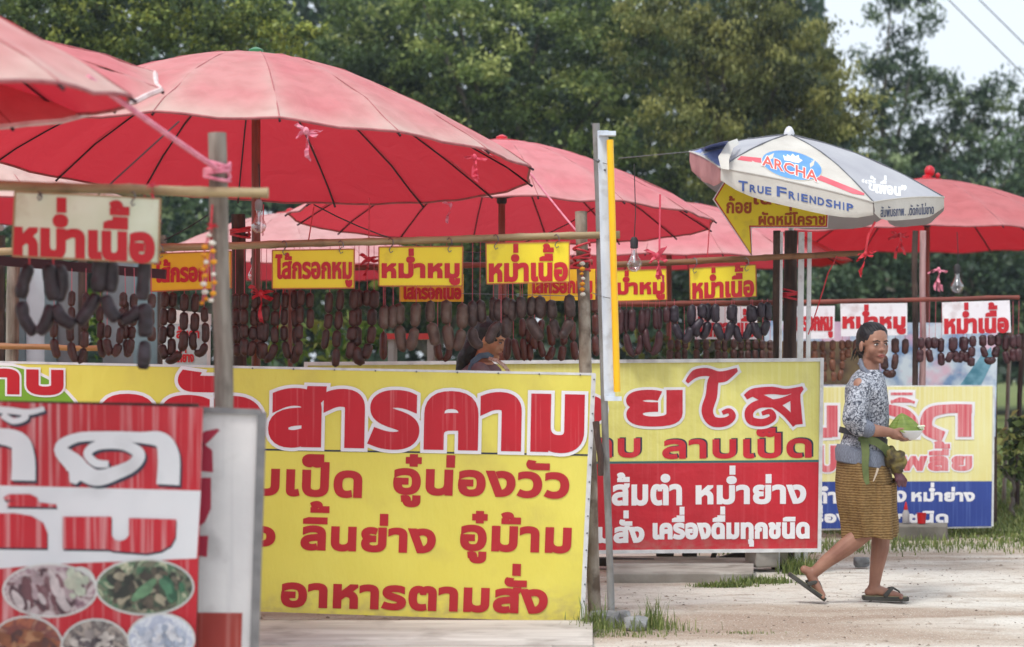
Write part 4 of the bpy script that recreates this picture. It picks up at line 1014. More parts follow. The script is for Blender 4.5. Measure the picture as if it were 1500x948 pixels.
def chain(pts, d, r_px, kind, label, group, L=None, nlinks=None, string_top=None, gaps=-.02, dd=0, split=None):
    """hanging string of sausages following pts (photo pixels)"""
    NS[0] += 1; rnd = random.Random(NS[0] * 13 + 5)
    sm = smooth_path(pts, 1); ln = [0]
    for a, b in zip(sm, sm[1:]): ln.append(ln[-1] + math.hypot(b[0] - a[0], b[1] - a[1]))
    tot = ln[-1]; n = nlinks or max(1, round(tot / (L or r_px * 4.2)))
    cuts = [0]
    for i in range(n): cuts.append(cuts[-1] + 1 + rnd.uniform(-.2, .2))
    cuts = [c / cuts[-1] * tot for c in cuts]
    def at(s):
        s = min(max(s, 0), tot); lo = 0; hi = len(ln) - 1
        while hi - lo > 1:
            m = (lo + hi) // 2
            if ln[m] <= s: lo = m
            else: hi = m
        t = (s - ln[lo]) / max(ln[hi] - ln[lo], 1e-6); return (sm[lo][0] * (1 - t) + sm[hi][0] * t, sm[lo][1] * (1 - t) + sm[hi][1] * t)
    top = P(*pts[0], d)
    root = thing('sausage_string', top, label, 'sausages', group)
    s = d / F
    for i in range(n):
        a, b = cuts[i], cuts[i + 1]; g = (b - a) * gaps; wob = rnd.uniform(-.006, .006)
        k = 11; dp = rnd.uniform(-.012, .012)
        p3 = []; bx_ = rnd.uniform(-.22, .22) * r_px
        for j in range(k):
            x, y = at(a + g * .5 + (b - a - g) * j / (k - 1)); x += bx_ * math.sin(math.pi * j / (k - 1)); p3.append(P(x, y, d + dp * math.sin(math.pi * j / (k - 1)) + dd * (i % 2)))
        mb = MB(); link(mb, p3, r_px * s * rnd.uniform(.84, 1.04), rnd.random() * 50); mb.obj('sausage', SAU[kind], root, sharp=False)
        if i:
            x, y = at(a); q = P(x, y, d); kb = MB(); kb.ball(q, r_px * s * .24, 6, 4); kb.obj('knot', TIE, root)
    if string_top is not None:
        mb = MB(); mb.tube([P(pts[0][0], pts[0][1] + 2, d), P(pts[0][0] + rnd.uniform(-1, 1), string_top, d)], .0016, 4); mb.obj('string', STRG, root)
        if len(pts) > 3 and abs(pts[-1][1] - pts[0][1]) < 25:
            mb = MB(); mb.tube([P(pts[-1][0], pts[-1][1] + 2, d), P(pts[-1][0], string_top, d)], .0016, 4); mb.obj('string', STRG, root)
    return root
TIE = mat('casing_tie', lin((170, 120, 110)), rough=.7, bump=0)
ORD = ['first', 'second', 'third', 'fourth', 'fifth', 'sixth', 'seventh', 'eighth', 'ninth', 'tenth', 'eleventh', 'twelfth', 'thirteenth', 'fourteenth', 'fifteenth', 'sixteenth', 'seventeenth', 'eighteenth', 'nineteenth', 'twentieth']
def row(items, d, r, kind, desc, group, L, top, jit=.03):
    items = sorted(items, key=lambda it: it[0][0]); rnd = random.Random(len(items))
    for i, pts in enumerate(items):
        kd = kind if isinstance(kind, str) else kind[i % len(kind)]
        bends = 'looped' if abs(pts[-1][1] - pts[0][1]) < 30 and len(pts) > 3 else 'straight'
        chain(pts, d + rnd.uniform(-jit, jit), r, kd, '%s %s, %s from the left' % (bends, desc, ORD[i]), group, L=L, string_top=top)
# nearest, big and nearly black: four loops hooked on the front stall
gA = 'big dark sausages of the nearest stall'
def loops(paths, d, r, kind, label, group, tops):
    root = thing('sausage_string', P(*paths[0][0][:2], d), label, 'sausages', group); s = d / F
    for i, p in enumerate(paths):
        sm = smooth_path([q_[:2] for q_ in p], 1); p3 = [P(q_[0], q_[1], d + .02 * (i % 2)) for q_ in sm[::max(1, len(sm) // 12)] + [sm[-1]]]
        rr = p[0][2] if len(p[0]) > 2 else r
        mb = MB(); link(mb, p3, rr * s, i * 7.7); mb.obj('sausage', SAU[kind], root, sharp=False)
    for x, y, yt in tops:
        mb = MB(); mb.tube([P(x, y, d), P(x, yt, d)], .003, 4); mb.obj('string', REDP, root)
loops([[(44, 388), (35, 412), (30, 437)], [(32, 441), (35, 466), (51, 490)], [(55, 489), (67, 474), (75, 447)]], 7.27, 8.6, 'black', 'leftmost big blackish sausage loop under the cream sign', gA, [(43, 392, 285)])
loops([[(71, 386, 10), (74, 412), (79, 440)], [(86, 388, 9), (91, 415), (84, 441)], [(80, 446), (90, 466), (109, 477)], [(113, 475), (128, 456), (143, 431)]], 7.27, 9.2, 'black', 'second big blackish sausage loop under the cream sign', gA, [(78, 390, 285)])
loops([[(148, 378, 11), (146, 402), (143, 428)], [(160, 378, 10), (163, 405), (159, 428)], [(154, 432), (161, 455), (173, 469)], [(177, 470), (193, 464), (205, 451)]], 7.27, 9.2, 'black', 'third big blackish sausage loop under the cream sign', gA, [(153, 384, 285)])
loops([[(213, 378, 9), (210, 410), (208, 440)], [(211, 444, 10.5), (213, 470), (212, 494)], [(212, 499, 8.6), (211, 520), (209, 541)]], 7.27, 9, 'black', 'rightmost big blackish sausages, lowest end overlapping the yellow banner', gA, [(212, 384, 285)])
row([[(79, 470), (79, 500), (85, 525)], [(105, 426), (103, 480), (106, 515), (114, 530), (122, 515), (124, 470), (126, 428)], [(147, 448), (147, 500), (152, 524)],
     [(157, 476), (157, 505), (164, 519), (173, 508), (178, 470), (180, 428)], [(184, 440), (183, 480), (187, 524)], [(197, 430), (194, 480), (189, 518)], [(222, 430), (221, 465), (222, 500)]],
    9.65, 5.8, 'brown', 'thin brown sausages hanging from the maroon bar', 'thin sausages on the maroon bar', 25, 393)
gB = 'brown sausages at the left of the middle stall'
row([[(242, 427), (239, 475), (237, 510), (245, 526), (258, 524), (267, 505), (269, 465), (270, 430)], [(253, 428), (251, 480), (250, 522)],
     [(287, 430), (284, 480), (283, 505), (291, 518), (299, 507), (300, 475), (299, 450)], [(345, 430), (345, 480), (346, 522)], [(358, 430), (357, 480), (358, 522)],
     [(374, 425), (372, 465), (371, 500), (366, 522)], [(383, 424), (382, 475), (381, 526)], [(390, 424), (388, 478), (386, 524), (396, 522), (402, 508), (402, 470), (404, 428)],
     [(418, 428), (416, 475), (420, 516), (430, 527), (435, 505), (432, 465), (431, 425)], [(440, 425), (439, 470), (438, 522)], [(455, 429), (453, 482)],
     [(483, 428), (480, 468), (474, 512)], [(498, 424), (495, 470), (491, 538)]], 10.66, 5.9, 'brown', 'brown sausages left of the bright middle sign', gB, 25.5, 357)
row([[(519, 424), (517, 475), (511, 526)], [(526, 424), (523, 478), (524, 520), (532, 527), (543, 495), (546, 460), (548, 425)], [(538, 425), (537, 449)]],
    10.66, 7, 'brown', 'thick brown sausages between two yellow signs, near the pink bow', gB, 25.5, 357)
row([[(564, 447), (563, 483)], [(576, 447), (575, 481)], [(586, 444), (586, 482), (592, 516)], [(610, 443), (607, 482), (600, 514)], [(631, 440), (631, 473), (638, 507)], [(654, 439), (655, 478), (662, 513)], [(677, 444), (676, 480), (668, 514)]],
    10.56, 7.6, 'grey', 'plump grey-brown sausages under the middle yellow sign', 'plump sausages in the middle stall', 35, 356)
row([[(692, 440), (692, 474), (694, 498), (707, 509)], [(703, 439), (706, 474)], [(723, 435), (722, 471)], [(731, 438), (730, 471)], [(741, 435), (741, 471), (741, 496)], [(751, 438), (750, 471)], [(762, 434), (763, 467)],
     [(780, 434), (778, 468), (785, 485), (795, 498)], [(791, 433), (792, 467)], [(806, 439), (810, 470), (818, 496)], [(834, 431), (835, 466), (822, 496)]],
    10.58, 7.4, 'dark', 'dark plump sausages near the seated woman', 'plump sausages in the middle stall', 36, 352)
chain([(734, 473), (724, 484), (716, 504)], 10.5, 8, 'dark', 'dark fat sausage hanging askew right in front of the seated woman', 'plump sausages in the middle stall', nlinks=1, string_top=352)
row([[(562, 485), (562, 528)], [(641, 500), (643, 520), (650, 527), (657, 520), (659, 500)], [(745, 494), (742, 528)], [(752, 496), (760, 528)], [(765, 466), (766, 500), (768, 529)], [(775, 480), (777, 529)],
     [(783, 470), (781, 500), (786, 512)], [(795, 468), (790, 495), (794, 517), (803, 523), (809, 508), (806, 474)], [(828, 478), (825, 505), (821, 529)], [(839, 470), (840, 505), (843, 528)], [(873, 430), (872, 480), (874, 522)]],
    11.7, 5.3, 'red', 'reddish sausages on the rear rail behind the seated woman', 'rear sausages in the middle stall', 30, 394)
row([[(895, 452), (896, 490)], [(909, 452), (908, 490)], [(918, 452), (917, 490), (921, 512), (930, 520), (938, 508), (939, 480), (941, 452)], [(926, 452), (926, 486)], [(950, 451), (946, 490), (950, 511), (956, 518), (964, 506), (966, 480), (966, 450)],
     [(960, 452), (961, 483)], [(976, 449), (976, 474)]], 12.8, 5.0, 'maroon', 'long thin maroon sausages beside the yellow lamp tube', 'sausages of the second stall', 33, 440)
row([[(988, 447), (988, 474), (995, 493), (1003, 498), (1010, 488), (1013, 470), (1014, 446)], [(1027, 445), (1027, 468), (1020, 480), (1021, 494)], [(1037, 444), (1037, 470), (1033, 488), (1025, 494)],
     [(1048, 445), (1049, 472), (1056, 493), (1064, 495), (1070, 478), (1072, 446)], [(1076, 446), (1076, 474), (1083, 495), (1091, 494), (1099, 476), (1100, 446)], [(1103, 448), (1104, 474), (1111, 491), (1119, 488), (1125, 468), (1124, 442)], [(1116, 443), (1116, 466)]],
    12.78, 6.2, 'purple', 'purplish black sausages below the small tilted yellow sign', 'sausages of the second stall', 28, 438)
row([[(x, 498), (x + dx, 528)] for x, dx in ((982, 0), (992, 1), (1003, 0), (1020, 1), (1034, 0), (1051, 1), (1062, 0), (1075, 1), (1086, 0), (1096, 0), (1106, 1), (1117, 0), (1128, 0))],
    14.2, 4.4, 'brown', 'small dim sausages in the back row of the second stall', 'back row of the second stall', 15.5, 448)
row([[(1179, 499), (1179, 530)], [(1193, 499), (1193, 530)], [(1205, 499), (1206, 530), (1208, 560)], [(1220, 498), (1220, 530), (1222, 560)], [(1234, 498), (1234, 535), (1229, 558)], [(1244, 498), (1243, 525)], [(1254, 497), (1253, 520)]],
    15.56, 4.3, 'tan', 'tan sausages left of the walking woman', 'sausages of the far stall', 17, 447)
row([[(1312, 495), (1312, 522), (1308, 545), (1302, 549), (1296, 541), (1294, 520)], [(1326, 496), (1325, 519)]], 15.5, 5.4, 'brown', 'brown sausages right beside the walking woman\'s head', 'sausages of the far stall', 25, 442)
row([[(1349, 494), (1348, 531)], [(1361, 494), (1361, 512), (1364, 531)], [(1370, 494), (1370, 511)], [(1379, 495), (1378, 516), (1379, 536)], [(1395, 494), (1395, 512), (1387, 531)], [(1399, 494), (1398, 514), (1401, 531)],
     [(1411, 493), (1411, 512), (1404, 531)], [(1416, 494), (1413, 512), (1416, 531)], [(1424, 492), (1424, 510), (1422, 537)], [(1439, 491), (1440, 511), (1447, 528), (1455, 526), (1461, 510), (1461, 490)], [(1452, 490), (1452, 507)],
     [(1474, 490), (1473, 515), (1478, 533)], [(1484, 490), (1484, 530)], [(1492, 489), (1491, 530)]], 15.48, 5.0, 'maroon', 'small dark sausages under the far white signs', 'sausages of the far stall', 18, 441)
# strips hanging beside the brown post
for k, x in enumerate((343, 350, 357)):
    pass
# thin wire behind the front signs
def cord(path, r, m, label, name='cord', cat='cord', n=5, sag=0):
    pts = [Vector(p) for p in path]; mb = MB(); out = []
    for i in range(len(pts) - 1):
        for j in range(8):
            t = j / 8; q = pts[i].lerp(pts[i + 1], t); q.z -= sag * 4 * t * (1 - t) * (pts[i + 1] - pts[i]).length; out.append(q)
    out.append(pts[-1]); mb.tube(out, r, n); return tag(mb.obj(name, m), label, cat)
cord([P(676, 430, 10.7), P(850, 434, 10.7)], .002, HOOK, 'thin steel wire strung above the dark plump sausages', 'wire', 'wire')
cord([P(128, 113, 6.7), P(316, 246, 7.25)], .0105, PINKP, 'thick pink cord from the nearest parasol tip down to the weathered post', sag=.005)
cord([P(777, 254, 10.9), P(850, 345, 10.6)], .006, PINKP, 'pink cord from the huge parasol tip to the bamboo rail', sag=.01)
cord([P(1226, 375, 12.8), P(1213, 400, 12.8), P(1184, 490, 12.9)], .004, REDP, 'long slack red cord hanging down beside the white pole', sag=.03)
cord([P(460, 300, 11.6), P(700, 375 - 5, 13), P(870, 305, 14)], .004, WIRE, 'dark cable sagging under the rose parasol', 'cable', 'cable', sag=.04)
cord([P(115, 312, 8.6), P(262, 178, 9.4)], .004, WIRE, 'thin dark rod crossing under the huge parasol on the left', 'rod', 'rod')
cord([P(906, 232, 13.4), P(1012, 222, 12.9)], .0025, HOOK, 'thin line from the rose parasol to the white umbrella', 'line', 'cord')
cord([P(240, 352, 12.2), P(330, 296, 12.5)], .004, WIRE, 'black cable left of the weathered post', 'cable', 'cable', sag=.03)
def wraps(px, py, d, r, m, label, n=5, dz=.05, tilt=0.2):
    mb = MB(); c = P(px, py, d)
    pts = []
    for i in range(n * 14 + 1):
        a = i / 14 * 2 * math.pi; pts.append(c + Vector((r * math.cos(a), r * math.sin(a), dz * (i / (n * 14) - .5) + .008 * math.sin(a * .7 + 1) + tilt * r * math.cos(a) * (1 if (i // 14) % 2 else -1))))
    mb.tube(pts, .0065, 6)
    return tag(mb.obj('cord_wrapping', m), label, 'cord')
wraps(318, 252, 7.3, .046, PINKP, 'pale pink cord wound round the top of the weathered post', 5, .06)
wraps(1158, 432, 13.15, .06, REDP, 'red cord wound round the thick dark post', 5, .05)
wraps(352, 341, 11.6, .055, REDP, 'dark pink cord wound round the square-topped brown post', 4, .05)
wraps(852, 378, 10.6, .043, REDP, 'red cord wound round the peeling post below the rail', 6, .13)
def ribbon_bow(px, py, d, size, label, m=PINK, seed=0, tails=2, loops_=4):
    """knotted plastic strip: crumpled loops and tails"""
    rnd = random.Random(seed + 99); c = P(px, py, d); mb = MB()
    def strip(pts, w0, w1):
        k = len(pts); vs = []
        for i, p in enumerate(pts):
            w_ = w0 + (w1 - w0) * i / (k - 1); a = rnd.uniform(0, .9) + i * .5; sd_ = Vector((math.cos(a), math.sin(a) * .6, .5 * math.sin(a * 2))) * w_ / 2
            vs += [p - sd_, p + sd_]
        mb.add(vs, [(2 * i, 2 * i + 1, 2 * i + 3, 2 * i + 2) for i in range(k - 1)])
    mb.ball(c, (size * .10, size * .10, size * .13), 8, 6)
    for l in range(loops_):
        a = rnd.uniform(-.9, .9) + (0 if l % 2 else math.pi); R_ = size * rnd.uniform(.25, .45)
        pts = [c + Vector((math.cos(a) * R_ * math.sin(t * math.pi) * 1.2, rnd.uniform(-.2, .2) * R_, math.sin(a) * R_ * math.sin(t * math.pi) + R_ * .8 * (t - .5) * (1 - abs(2 * t - 1)))) for t in [i / 7 for i in range(8)]]
        strip(pts, size * .1, size * .22)
    for l in range(tails):
        dx = rnd.uniform(-.25, .25); pts = [c + Vector((dx * size * t + .04 * size * math.sin(t * 6 + l), rnd.uniform(-.03, .03), -size * (.2 + .9 * rnd.uniform(.7, 1)) * t)) for t in [i / 7 for i in range(8)]]
        strip(pts, size * .08, size * .16)
    return tag(mb.obj('ribbon_bow', m), label, 'ribbon')
ribbon_bow(448, 192, 9.5, .15, 'faded pink ribbon tied to the near rim of the huge parasol', PINKP, 1)
ribbon_bow(695, 230, 9.9, .12, 'pink plastic knot near the right rim of the huge parasol', PINK, 2, tails=3)
ribbon_bow(540, 380, 10.5, .12, 'bright red-pink bow between two yellow signs', REDP, 3, loops_=7)
ribbon_bow(963, 375, 12.4, .16, 'pink twisted bow hanging before the yellow sign', PINK, 4, tails=3)
ribbon_bow(1268, 372, 11.8, .13, 'red-pink knotted bow hanging from the white umbrella corner', REDP, 5, loops_=6)
ribbon_bow(222, 272, 7.2, .05, 'tiny pink bow tied on the nearest bamboo rail', PINK, 6)
ribbon_bow(1375, 395, 15.9, .16, 'faded limp ribbon hanging in the far stall', PINKP, 7, tails=3, loops_=2)
ribbon_bow(1318, 345, 13.2, .14, 'white and red scraps tied under the white umbrella', REDP, 8, loops_=5)
ribbon_bow(382, 430, 10.6, .15, 'crumpled red plastic hanging beside the brown post', REDP, 9, loops_=6)
ribbon_bow(660, 300, 10.6, .1, 'small pale scrap hanging from the huge parasol rim', PINKP, 10, loops_=1)
ribbon_bow(310, 332, 7.25, .055, 'red knot at the top of the nearest flower garland', REDP, 11, loops_=6)
cord([P(1282, 325, 11.8), P(1272, 345, 11.8), P(1268, 368, 11.8)], .007, REDP, 'red cord from the white umbrella corner to its bow')
cord([P(967, 285, 12.5), P(966, 368, 12.4)], .006, PINK, 'pink cord holding the twisted bow')
cord([P(386, 300, 10.8), P(385, 345, 10.5)], .003, STRG, 'thin pink string beside the upper light bulb')
for k, (xa, ya, xb, yb, dd_) in enumerate(((460, 303, 452, 352, 10.7), (541, 290, 540, 376, 10.5), (311, 300, 309, 330, 7.24), (1040, 320, 1036, 380, 12.9), (416, 420, 400, 520, 10.8))):
    cord([P(xa, ya, dd_), P(xb, yb, dd_)], .0035 if k != 2 else .004, REDP, ['thin red string from the huge parasol to the rail', 'red string above the bow between two signs', 'red string above the nearest garland', 'dark red strap under the right tip of the rose parasol', 'pink string slanting among the brown sausages'][k])
# flower garlands
MARI = mat('marigold', lin((226, 160, 30)), lin((206, 130, 20)), rough=.7, scale=40, bump=.5, bscale=120)
JASM = mat('jasmine', lin((232, 228, 216)), lin((206, 200, 186)), rough=.7, scale=40, bump=.3, bscale=120)
def garland(path, d, size, label, seed):
    rnd = random.Random(seed); t = thing('flower_garland', P(*path[0], d), label, 'garland')
    pat = [JASM, MARI, MARI, JASM, MARI, MARI, JASM, JASM, MARI, MARI]
    for i, (x, y) in enumerate(path):
        mb = MB(); c = P(x, y, d); rr = size * rnd.uniform(.8, 1.15)
        mb.ball(c, (rr, rr, rr * .75), 10, 7)
        for v in range(len(mb.v)):
            q = Vector(mb.v[v]); mb.v[v] = tuple(c + (q - c) * (1 + .18 * noise.noise(q * 90)))
        mb.obj('flower', pat[i % len(pat)], t)
    mb = MB(); mb.tube([P(x, y, d) for x, y in path], .003, 4); mb.obj('thread', STRG, t)
garland([(306, 345), (300, 362), (299, 374), (302, 384), (297, 394), (300, 404), (298, 416), (300, 428), (302, 438), (296, 444), (311, 356), (312, 368), (313, 384), (313, 402), (314, 414), (312, 430), (309, 440)], 7.23, .0115, 'yellow and white flower garland on the weathered front post', 1)
garland([(853, 386), (853, 394), (852, 401), (854, 408), (853, 416), (853, 424), (854, 431)], 10.55, .0135, 'small marigold garland on the peeling post', 2)
# ------------------------------------------------------------------ people
SKIN = mat('skin', lin((160, 118, 98)), lin((136, 94, 78)), rough=.5, scale=9, bump=.06, bscale=60, spec=.4)
SKINB = mat('skin_brightened', lin((204, 152, 120)), lin((184, 132, 104)), rough=.5, scale=9, bump=.06, bscale=60, spec=.4)  # seller's skin, brightened in the colour itself to show in the stall's shade
HAIR = mat('black_hair', lin((34, 30, 34)), lin((22, 20, 24)), rough=.42, scale=5, stretch=(3, 3, 14), bump=.5, bscale=25, bstretch=(9, 9, 1))
EYEW = mat('eye_white', lin((214, 206, 200)), rough=.3, bump=0)
EYED = mat('eye_dark', lin((24, 18, 18)), rough=.25, bump=0)
BROW = mat('eyebrow', lin((48, 36, 36)), rough=.8, bump=0)
LIPS = mat('lips', lin((158, 88, 82)), rough=.45, bump=0)
def knit():
    m = bpy.data.materials.new('patterned_knit'); m.use_nodes = True; nt = m.node_tree; b = nt.nodes['Principled BSDF']; b.inputs['Roughness'].default_value = .85; b.inputs['Specular IOR Level'].default_value = .2
    tc = N(nt, 'ShaderNodeTexCoord'); n0 = N(nt, 'ShaderNodeTexNoise'); n0.inputs['Scale'].default_value = 36; n0.inputs['Detail'].default_value = 3; n0.inputs['Distortion'].default_value = 2.2
    nt.links.new(tc.outputs['Object'], n0.inputs['Vector'])
    v = N(nt, 'ShaderNodeTexVoronoi'); v.feature = 'DISTANCE_TO_EDGE'; v.inputs['Scale'].default_value = 44; nt.links.new(tc.outputs['Object'], v.inputs['Vector'])
    a = ramp(nt, n0.outputs['Fac'], [(.40, lin((78, 82, 94))), (.48, lin((150, 154, 164))), (.62, lin((190, 194, 202)))])
    c = ramp(nt, v.outputs['Distance'], [(.0, lin((80, 84, 96))), (.10, (1, 1, 1, 1))])
    mx = N(nt, 'ShaderNodeMix', data_type='RGBA', blend_type='MULTIPLY'); mx.inputs[0].default_value = .8; nt.links.new(a, mx.inputs[6]); nt.links.new(c, mx.inputs[7])
    nt.links.new(mx.outputs[2], b.inputs['Base Color'])
    bp = N(nt, 'ShaderNodeBump'); bp.inputs['Strength'].default_value = .35; bp.inputs['Distance'].default_value = .008; nt.links.new(n0.outputs['Fac'], bp.inputs['Height']); nt.links.new(bp.outputs[0], b.inputs['Normal'])
    return m
def sarong():
    m = bpy.data.materials.new('striped_sarong'); m.use_nodes = True; nt = m.node_tree; b = nt.nodes['Principled BSDF']; b.inputs['Roughness'].default_value = .8; b.inputs['Specular IOR Level'].default_value = .2
    tc = N(nt, 'ShaderNodeTexCoord'); w_ = N(nt, 'ShaderNodeTexWave'); w_.bands_direction = 'Z'; w_.inputs['Scale'].default_value = 22; w_.inputs['Distortion'].default_value = 2.2; w_.inputs['Detail'].default_value = 3; w_.inputs['Detail Scale'].default_value = 2
    nt.links.new(tc.outputs['Object'], w_.inputs['Vector'])
    n0 = N(nt, 'ShaderNodeTexNoise'); n0.inputs['Scale'].default_value = 60; nt.links.new(tc.outputs['Object'], n0.inputs['Vector'])
    a = ramp(nt, w_.outputs['Fac'], [(.15, lin((110, 84, 52))), (.5, lin((128, 100, 62))), (.9, lin((148, 122, 80)))])
    c = ramp(nt, n0.outputs['Fac'], [(.35, (.7, .68, .66, 1)), (.6, (1, 1, 1, 1))])
    mx = N(nt, 'ShaderNodeMix', data_type='RGBA', blend_type='MULTIPLY'); mx.inputs[0].default_value = .8; nt.links.new(a, mx.inputs[6]); nt.links.new(c, mx.inputs[7]); nt.links.new(mx.outputs[2], b.inputs['Base Color'])
    bp = N(nt, 'ShaderNodeBump'); bp.inputs['Strength'].default_value = .3; bp.inputs['Distance'].default_value = .006; nt.links.new(w_.outputs['Fac'], bp.inputs['Height']); nt.links.new(bp.outputs[0], b.inputs['Normal'])
    return m
KNIT = knit(); SAR = sarong()
RIBB = mat('grey_ribbing', lin((132, 138, 152)), lin((92, 98, 112)), rough=.9, scale=60, stretch=(6, 6, 1), bump=.3, bscale=60, bstretch=(6, 6, 1))
OLIVE = mat('olive_cloth', lin((104, 116, 70)), lin((78, 90, 50)), rough=.85, scale=12, bump=.3)
OLIVEB = mat('olive_brown_cloth', lin((120, 108, 56)), lin((66, 56, 40)), rough=.8, scale=25, bump=.5, bscale=30)
PURP = mat('plum_cloth', lin((124, 84, 92)), lin((90, 54, 64)), rough=.8, scale=20, bump=.3)
SAND = mat('sandal_dark', lin((70, 68, 62)), lin((50, 48, 44)), rough=.7, scale=12, bump=.1)
SANDT = mat('sandal_pale_top', lin((150, 146, 112)), lin((128, 124, 92)), rough=.7, scale=20, bump=.1)
MAUVE = mat('mauve_shirt', lin((122, 98, 100)), lin((98, 76, 80)), rough=.85, scale=8, bump=.3)
APRON = mat('apron_slate_blue', lin((92, 112, 126)), lin((70, 88, 104)), rough=.8, scale=14, bump=.2)
LACE = mat('lace_white', lin((222, 212, 200)), lin((170, 140, 120)), rough=.8, scale=90, bump=.3)

def remeshed(mb, name, m, parent, voxel, smooth_it=4, disp=None):
    me = mb.mesh(name, m); o = bpy.data.objects.new('t', me); COL.objects.link(o)
    md = o.modifiers.new('r', 'REMESH'); md.mode = 'VOXEL'; md.voxel_size = voxel
    s_ = o.modifiers.new('s', 'SMOOTH'); s_.factor = .5; s_.iterations = smooth_it
    dg_ = bpy.context.evaluated_depsgraph_get(); m2 = bpy.data.meshes.new_from_object(o.evaluated_get(dg_)); bpy.data.objects.remove(o)
    n = len(m2.vertices); co = np.empty(n * 3); m2.vertices.foreach_get('co', co); co = co.reshape(-1, 3)
    if disp: co = disp(co)
    co = co - np.array(LOC[parent]); m2.vertices.foreach_set('co', co.ravel()); m2.materials.clear(); m2.materials.append(m); m2.name = name
    m2.polygons.foreach_set('use_smooth', [True] * len(m2.polygons)); m2.update()
    ob = bpy.data.objects.new(name, m2); COL.objects.link(ob); ob.parent = parent; LOC[ob] = LOC[parent]; return ob
def limb(mb, pts, rs, n=12):
    """tapered limb through pts with rounded joints"""
    P3 = []; RR = []
    for i in range(len(pts) - 1):
        for j in range(6):
            t = j / 6; P3.append(Vector(pts[i]).lerp(Vector(pts[i + 1]), t)); RR.append(rs[i] * (1 - t) + rs[i + 1] * t)
    P3.append(Vector(pts[-1])); RR.append(rs[-1]); mb.tube(P3, RR, n)
    for p, r in zip(pts, rs): mb.ball(p, r * .995, 12, 8)
def frame_mat(v, up=Vector((0, 0, 1))):
    v = v.normalized(); s_ = v.cross(up).normalized(); u = s_.cross(v)
    return Matrix((v, s_, u)).transposed()
def head(mb, C, v, tilt=0):
    M = frame_mat(Vector((v[0], v[1], tilt)))
    H = lambda f, s_, u: C + M @ Vector((f, s_, u))
    B = lambda f, s_, u, r: mb.ball(H(f, s_, u), r, 16, 11, rot=M)
    B(-.012, 0, .034, (.095, .077, .084)); B(.016, 0, -.018, (.070, .060, .086)); B(.034, 0, -.074, (.040, .036, .032))
    for k in (1, -1):
        B(.042, .034 * k, -.030, (.030, .026, .030)); B(-.002, .081 * k, -.012, (.017, .010, .030)); B(.062, .028 * k, .022, (.018, .022, .012)); B(.006, .040 * k, -.056, (.030, .016, .030))
    B(.082, 0, -.006, (.010, .008, .022)); B(.090, 0, -.030, (.015, .012, .012)); B(.083, .012, -.034, (.009, .009, .008)); B(.083, -.012, -.034, (.009, .009, .008)); B(.072, 0, -.060, (.018, .026, .014)); B(.066, 0, -.09, (.018, .02, .016))
    return H, M
def face_parts(parent, H, M):
    for k in (1, -1):
        mb = MB(); mb.ball(H(.0735, .031 * k, -.001), (.008, .0135, .0052), 10, 6, rot=M); mb.obj('eye', EYEW, parent)
        mb = MB(); mb.ball(H(.0795, .0315 * k, -.001), (.0035, .0055, .0048), 8, 6, rot=M); mb.obj('iris', EYED, parent)
        mb = MB(); mb.tube([H(.0775, .016 * k, .004), H(.0805, .031 * k, .0062), H(.0725, .046 * k, .002)], [.0016, .0024, .0014], 5); mb.obj('eyelid', BROW, parent)
        mb = MB(); mb.tube([H(.0835, .013 * k, .016), H(.0835, .030 * k, .0225), H(.070, .048 * k, .017)], [.0028, .0034, .0018], 6); mb.obj('eyebrow', BROW, parent)
    mb = MB(); mb.tube([H(.080, -.023, -.0625), H(.089, -.009, -.0575), H(.0905, 0, -.059), H(.089, .009, -.0575), H(.080, .023, -.0625)], [.002, .004, .0042, .004, .002], 6)
    mb.tube([H(.080, -.020, -.0655), H(.0895, 0, -.068), H(.080, .020, -.0655)], [.002, .0052, .002], 6); mb.obj('mouth', LIPS, parent)

DW = 11.4
def Q(px, py, dy=0): 
    p = P(px, py, DW); return Vector((p.x, p.y + dy, p.z - (0)))
GZ = EYE - (880 - HZ) * DW / F    # sole level
wm = thing('person', (P(1275, 880, DW).x, DW, 0), 'woman striding right in grey patterned cardigan and mustard sarong, carrying a bowl', 'person')
body = MB()
Hh, Mh = head(body, Q(1280, 505, 0), (.38, -.92))
limb(body, [Q(1277, 520, .01), Q(1273, 552, .01)], [.045, .052])
def ring(px, py, hx, hy, dy=0, n=24, rot=0, e=1.0):
    c = Q(px, py, dy); out = []
    for j in range(n):
        a = 2 * math.pi * j / n; x = hx * math.cos(a); y = hy * math.sin(a)
        out.append(c + Vector((x * math.cos(rot) - y * math.sin(rot), x * math.sin(rot) + y * math.cos(rot), 0)))
    return out
body.loft([ring(1271, 548, .05, .06), ring(1269, 560, .075, .14), ring(1268, 585, .09, .15), ring(1268, 620, .09, .13), ring(1264, 650, .105, .14), ring(1264, 700, .12, .165), ring(1266, 735, .11, .16)])
# legs
limb(body, [Q(1272, 720, .07), Q(1294, 778, .06), Q(1292, 806, .06), Q(1287, 835, .06), Q(1283, 862, .06)], [.085, .053, .051, .039, .030])
limb(body, [Q(1262, 720, -.07), Q(1262, 778, -.08), Q(1236, 799, -.08), Q(1208, 820, -.08), Q(1188, 838, -.08)], [.085, .055, .052, .039, .030])
